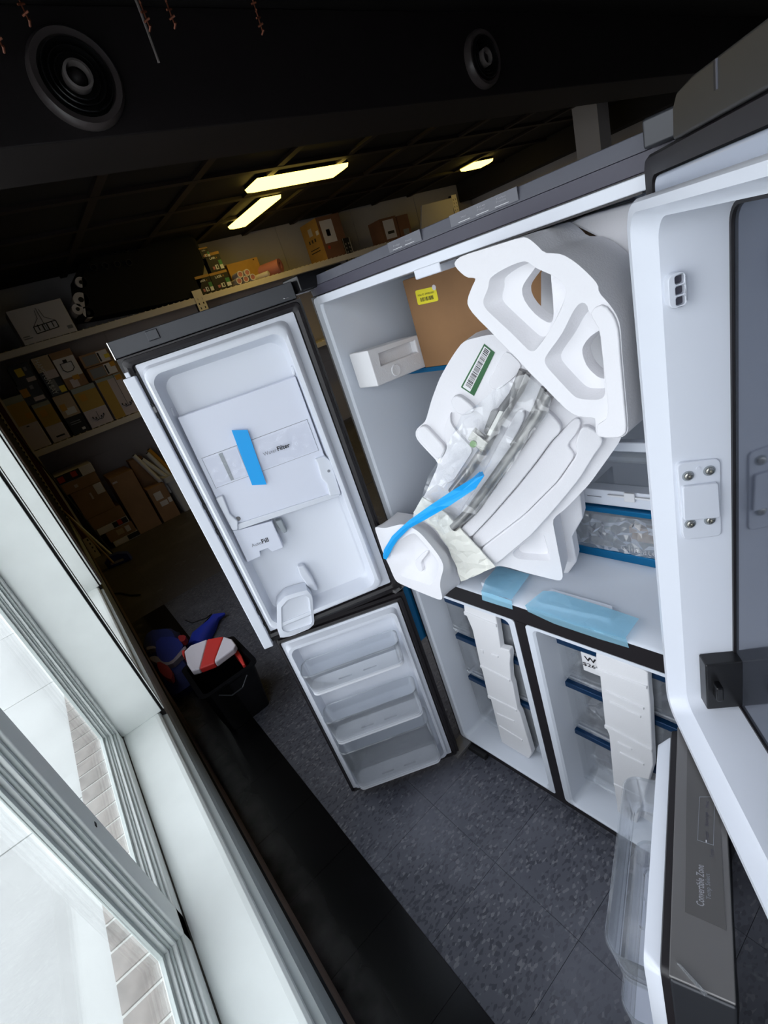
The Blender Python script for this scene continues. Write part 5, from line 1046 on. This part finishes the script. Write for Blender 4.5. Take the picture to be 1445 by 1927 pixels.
# sticker with barcode
q = P(F2, Z5, [(735, 517), (777, 552), (695, 723), (643, 688)], .001)
s1 = mk('green_sticker', prism(NB(), F2, q, -.001, .0012), 'green', f2)
wq = [inq([q[0], q[1], q[2], q[3]], u, v) for u, v in ((.10, .03), (.66, .03), (.66, .97), (.10, .97))]
mk('white_field', prism(NB(), F2, wq, .0012, .0016), 'white', s1)
b = NB(); rnd = random.Random(5); v = .05
while v < .92:
    w_ = rnd.choice((.006, .010, .018)); prism(b, F2, [inq(q, .2, v), inq(q, .60, v), inq(q, .60, v + w_), inq(q, .2, v + w_)], .0016, .0019); v += w_ + rnd.choice((.007, .012, .018))
mk('barcode', b, 'ink', s1)
# two door handles in a bag
def handle(name, label, pts, h, r):
    t = thing(name, label, 'door handle', F2.w(*F2.at(*ZB(*pts[-1]), h), h), 'door handles bagged on the foam'); b = NB()
    pp = [F2.w(*F2.at(*ZB(*p), h), h) for p in pts]; tube(b, pp, r, 12); mk('grip_bar', b, 'steel2', t, smooth=True); return t
h1_ = handle('fridge_handle', 'upper left of two bagged grey metal door handles on the foam piece', [(925, 320), (870, 450), (800, 560), (700, 720), (620, 880), (520, 1030), (400, 1180), (365, 1225)], .022, .012)
h2_ = handle('fridge_handle', 'lower right of two bagged grey metal door handles on the foam piece', [(1095, 485), (1020, 640), (900, 820), (780, 990), (650, 1170), (500, 1370), (375, 1495)], .030, .013)
b = NB(); tube(b, [F2.w(*F2.at(*ZB(*p), .022), .030) for p in ((905, 300), (830, 480), (740, 600))], .009, 10); mk('handle_end', b, 'steel', h1_, smooth=True); b = NB(); tube(b, [F2.w(*F2.at(*ZB(*p), .022), .02) for p in ((1060, 440), (1000, 590), (930, 720), (820, 880))], .008, 10); mk('handle_end', b, 'steel', h2_, smooth=True)
mt_ = mk('mounting_block', prism(NB(), F2, P(F2, ZB, [(515, 765), (635, 860), (590, 935), (480, 830)], .045), .020, .045), 'screw', h1_, .002)
c = F2.at(*ZB(522, 868), .048); mk('green_button', loft(NB(), F2, [(circ(*c, .0085), .040), (circ(*c, .0085), .048)], cap1=True), 'gdot', h1_)
mk('cream_strip', prism(NB(), F2, P(F2, ZB, [(720, 612), (750, 622), (655, 805), (622, 800)], .04), .03, .040), 'paper', h1_, .002)
mk('dark_clip', prism(NB(), F2, P(F2, ZB, [(655, 620), (720, 605), (620, 800), (600, 770)], .032), .015, .032), 'steel', h1_, .002)
# plastic bag around the handles
bg_ = P(F2, ZB, [(870, 345), (930, 330), (1040, 430), (1120, 510), (1090, 650), (930, 830), (860, 960), (700, 1200), (520, 1420), (380, 1500), (300, 1540), (210, 1450), (140, 1265), (190, 1100), (255, 1000), (330, 860), (400, 730), (440, 640), (560, 560), (700, 440)], .045)
b = NB(); crumple(b, F2, bg_, .052, .007, .018, 21); o = mk('plastic_bag', b, 'film', smooth=True); tag(o, 'crumpled clear plastic bag wrapped around the two metal door handles', 'plastic bag')
# blue strap
st2 = P(F2, Z5, [(705, 1022), (722, 1018), (733, 1035), (700, 1085), (610, 1150), (510, 1205), (460, 1240)], .07)
b = NB(); strap = [((728, 1020), (718, 1020)), ((735, 1035), (690, 1045)), ((700, 1088), (610, 1095)), ((600, 1155), (520, 1155)), ((500, 1212), (440, 1212)), ((440, 1245), (400, 1248)), ((395, 1290), (372, 1275)), ((376, 1318), (352, 1308)), ((368, 1335), (340, 1328)), ((350, 1368), (336, 1350))]
n = len(strap); FL3 = Frame(rv(0, -.105), FC.a, FC.b, FC.n); L_ = []
for i, (p, q) in enumerate(strap):
    t = min(1, i / 4.5); ha = F2.w(*F2.at(*Z5(*p), .066), .066); hb_ = FC.w(*FC.at(*Z5(*p), .104), .104); hc = F2.w(*F2.at(*Z5(*q), .066), .066); hd = FC.w(*FC.at(*Z5(*q), .104), .104)
    A = ha.lerp(hb_, t); B = hc.lerp(hd, t); mid = A.lerp(B, .5) + FC.n * .006; L_.append((b.verts.new(A), b.verts.new(mid), b.verts.new(B)))
for a, c in zip(L_, L_[1:]): b.faces.new((a[0], a[1], c[1], c[0])); b.faces.new((a[1], a[2], c[2], c[1]))
o = mk('blue_strap', b, 'blue'); s = o.modifiers.new('thick', 'SOLIDIFY'); s.thickness = .0015; tag(o, 'bright blue tape strap twisted from the bagged handles to the small foam end piece', 'tape')
# F3 end cap
f3 = thing('foam_end_cap', 'small moulded foam end piece hanging over the door mullion, strapped with blue tape', 'foam packing', rv(.2, -.05, .91))
ho = .095
oF = sr(P(FC, ZC, [(160, 412), (185, 405), (240, 415), (300, 420), (400, 390), (500, 370), (560, 378), (640, 420), (730, 480), (850, 620), (960, 760), (1015, 870), (1012, 940), (975, 1060), (970, 1150), (1005, 1290), (985, 1308), (940, 1300), (620, 1170), (440, 1090), (400, 1030), (340, 880), (270, 740), (200, 530)], ho))
oB = sr(P(FC, ZC, [(435, 222), (450, 220), (500, 228), (560, 238), (640, 250), (700, 265), (760, 290), (850, 330), (920, 410), (1010, 560), (1100, 680), (1160, 830), (1200, 980), (1220, 1090), (1215, 1105), (1200, 1120), (1195, 1125), (1190, 1130), (1120, 1120), (900, 1060), (700, 950), (600, 800), (520, 600), (470, 400)], -.0))
pf = [P(FC, ZC, [(350, 740), (430, 610), (560, 510), (660, 470), (740, 570), (800, 640), (930, 800), (960, 880), (920, 1040), (860, 1130), (640, 1060), (480, 1010), (420, 850)], ho)]
b = NB(); n_ = 96; A = resample(oF, n_); B = align(A, resample(oB, n_)); vA = ring(b, FC, A, ho); vB = ring(b, FC, B, -.0); bridge(b, vA, vB)
C1 = resample(sr(pf[0]), 60); c1 = ring(b, FC, C1, ho); C2 = align(C1, resample(shrink(sr(pf[0]), .80), 60)); c2 = ring(b, FC, C2, ho - .014); C3 = shrink(C2, .6); c3 = ring(b, FC, C3, ho - .024)
bridge(b, c1, c2); bridge(b, c2, c3); fill(b, [vA, c1]); fill(b, [c3]); fill(b, [vB]); mk('moulded_foam', b, 'foam', f3, .004, seg=3)
mk('inner_ridge', prism(NB(), FC, sr(P(FC, ZC, [(640, 850), (740, 740), (830, 690), (800, 760), (720, 850), (760, 960), (700, 960)], ho - .01)), ho - .03, ho - .012), 'foam', f3, .004)
# back foot of F2, shaded block behind
o = mk('foam_back_block', prism(NB(), F2, P(F2, ZB, [(1130, 1400), (1230, 1290), (1330, 1240), (1350, 1430), (1270, 1570), (1305, 1760), (1225, 1870), (1190, 1880), (1120, 1450)], -.086), -.15, -.087), 'foam', bevel=.006); tag(o, 'grey shaded foam block behind the foot of the long leaning foam piece', 'foam packing')

# freezer foam columns
def column(name, label, pts, h0, h1, marks):
    t = thing(name, label, 'foam packing', FC.w(*P(FC, Z6, [pts[-1]], h1)[0], h1)); mk('foam_block', prism(NB(), FC, P(FC, Z6, pts, h1), h0, h1), 'foamt', t, .004, seg=2)
    for m_ in marks:
        p = P(FC, Z6, m_, h1); mk('moulded_ridge', prism(NB(), FC, p, h1 - .002, h1 + .004), 'foamt', t, .0015)
h1_, h0_ = -.055, -.080
column('foam_column', 'tall foam column in front of the left freezer drawers', [(345, 190), (505, 262), (512, 300), (530, 420), (572, 430), (578, 455), (575, 500), (580, 575), (590, 600), (612, 720), (625, 740), (685, 940), (670, 968), (535, 885), (510, 790), (480, 670), (465, 650), (440, 540), (428, 500), (390, 330), (350, 235)], h0_, h1_,
       [[(350, 235), (510, 300), (512, 316), (354, 252)], [(430, 500), (577, 575), (577, 585), (432, 512)], [(468, 650), (610, 722), (612, 732), (470, 662)], [(430, 425), (445, 430), (447, 445), (432, 440)], [(485, 445), (520, 458), (520, 466), (485, 452)], [(512, 738), (600, 778), (600, 785), (512, 745)], [(525, 800), (640, 872), (640, 880), (525, 808)]])
column('foam_column', 'wide foam column in front of the right freezer drawers', [(1000, 440), (1240, 530), (1258, 545), (1262, 620), (1270, 700), (1280, 920), (1285, 1000), (1215, 1240), (1200, 1300), (1105, 1225), (1105, 1200), (1088, 1090), (1065, 850), (1045, 800), (1020, 560), (1000, 500)], h0_, h1_,
       [[(1000, 515), (1255, 605), (1255, 620), (1002, 532)], [(1048, 625), (1240, 712), (1240, 722), (1048, 634)], [(1070, 680), (1225, 752), (1225, 762), (1070, 690)], [(1045, 795), (1280, 920), (1280, 932), (1046, 810)], [(1110, 880), (1180, 915), (1180, 922), (1110, 888)], [(1120, 930), (1240, 990), (1240, 998), (1120, 938)], [(1090, 1085), (1220, 1150), (1220, 1160), (1092, 1098)]])
# foam lower extension of right column
o = mk('foam_base_block', prism(NB(), FC, P(FC, Z6, [(1108, 1225), (1200, 1280), (1300, 1330), (1300, 1080), (1250, 1060), (1110, 1120)], -.083), -.12, -.083), 'foamt', bevel=.004); tag(o, 'foam foot behind the bottom of the wide right foam column', 'foam packing')

# translucent blue tapes over plastic blocks
ZTp = lambda a, c: (700 + a / 2.627, 1050 + c / 2.627)
FF = FTOP(.921)
def slider(label, px1, zt):
    F = FTOP(zt); o = mk('white_rail_cover', prism(NB(), F, rquad(P(F, ZTp, px1), .006), .914 - zt, 0), 'dwhite', bevel=.003); tag(o, label, 'plastic cover'); return o
slider('short white plastic cover under the small blue tape on the compartment floor', [(535, 120), (620, 40), (725, 78), (640, 160)], .930)
slider('long white plastic cover under the wide blue tape on the compartment floor', [(810, 215), (885, 150), (1190, 235), (1180, 300), (1120, 320)], .930)
def tapew(label, top, drop):
    t = thing('blue_masking_tape', label, 'tape', FF.w(*FF.at(*ZTp(*top[0]))))
    F = FTOP(.934); b = NB(); pp = P(F, ZTp, top); crumple(b, F, pp, 0, .0005, .022, 3); o = mk('tape_top', b, 'tape', t)
    b = NB(); crumple(b, FC, P(FC, ZTp, drop, .005), .005, .0005, .02, 4); mk('tape_front', b, 'tape', t)
tapew('short translucent light blue tape folded over the mullion, beside the foam end piece', [(540, 165), (560, 110), (620, 38), (780, 82), (690, 205)], [(540, 160), (690, 212), (695, 255), (545, 208)])
tapew('wide translucent light blue tape folded over the mullion at the right', [(755, 235), (845, 162), (900, 165), (1190, 255), (1320, 300), (1250, 400), (1000, 330)], [(755, 232), (1000, 318), (1255, 395), (1270, 445), (1120, 400), (900, 325), (770, 265)])
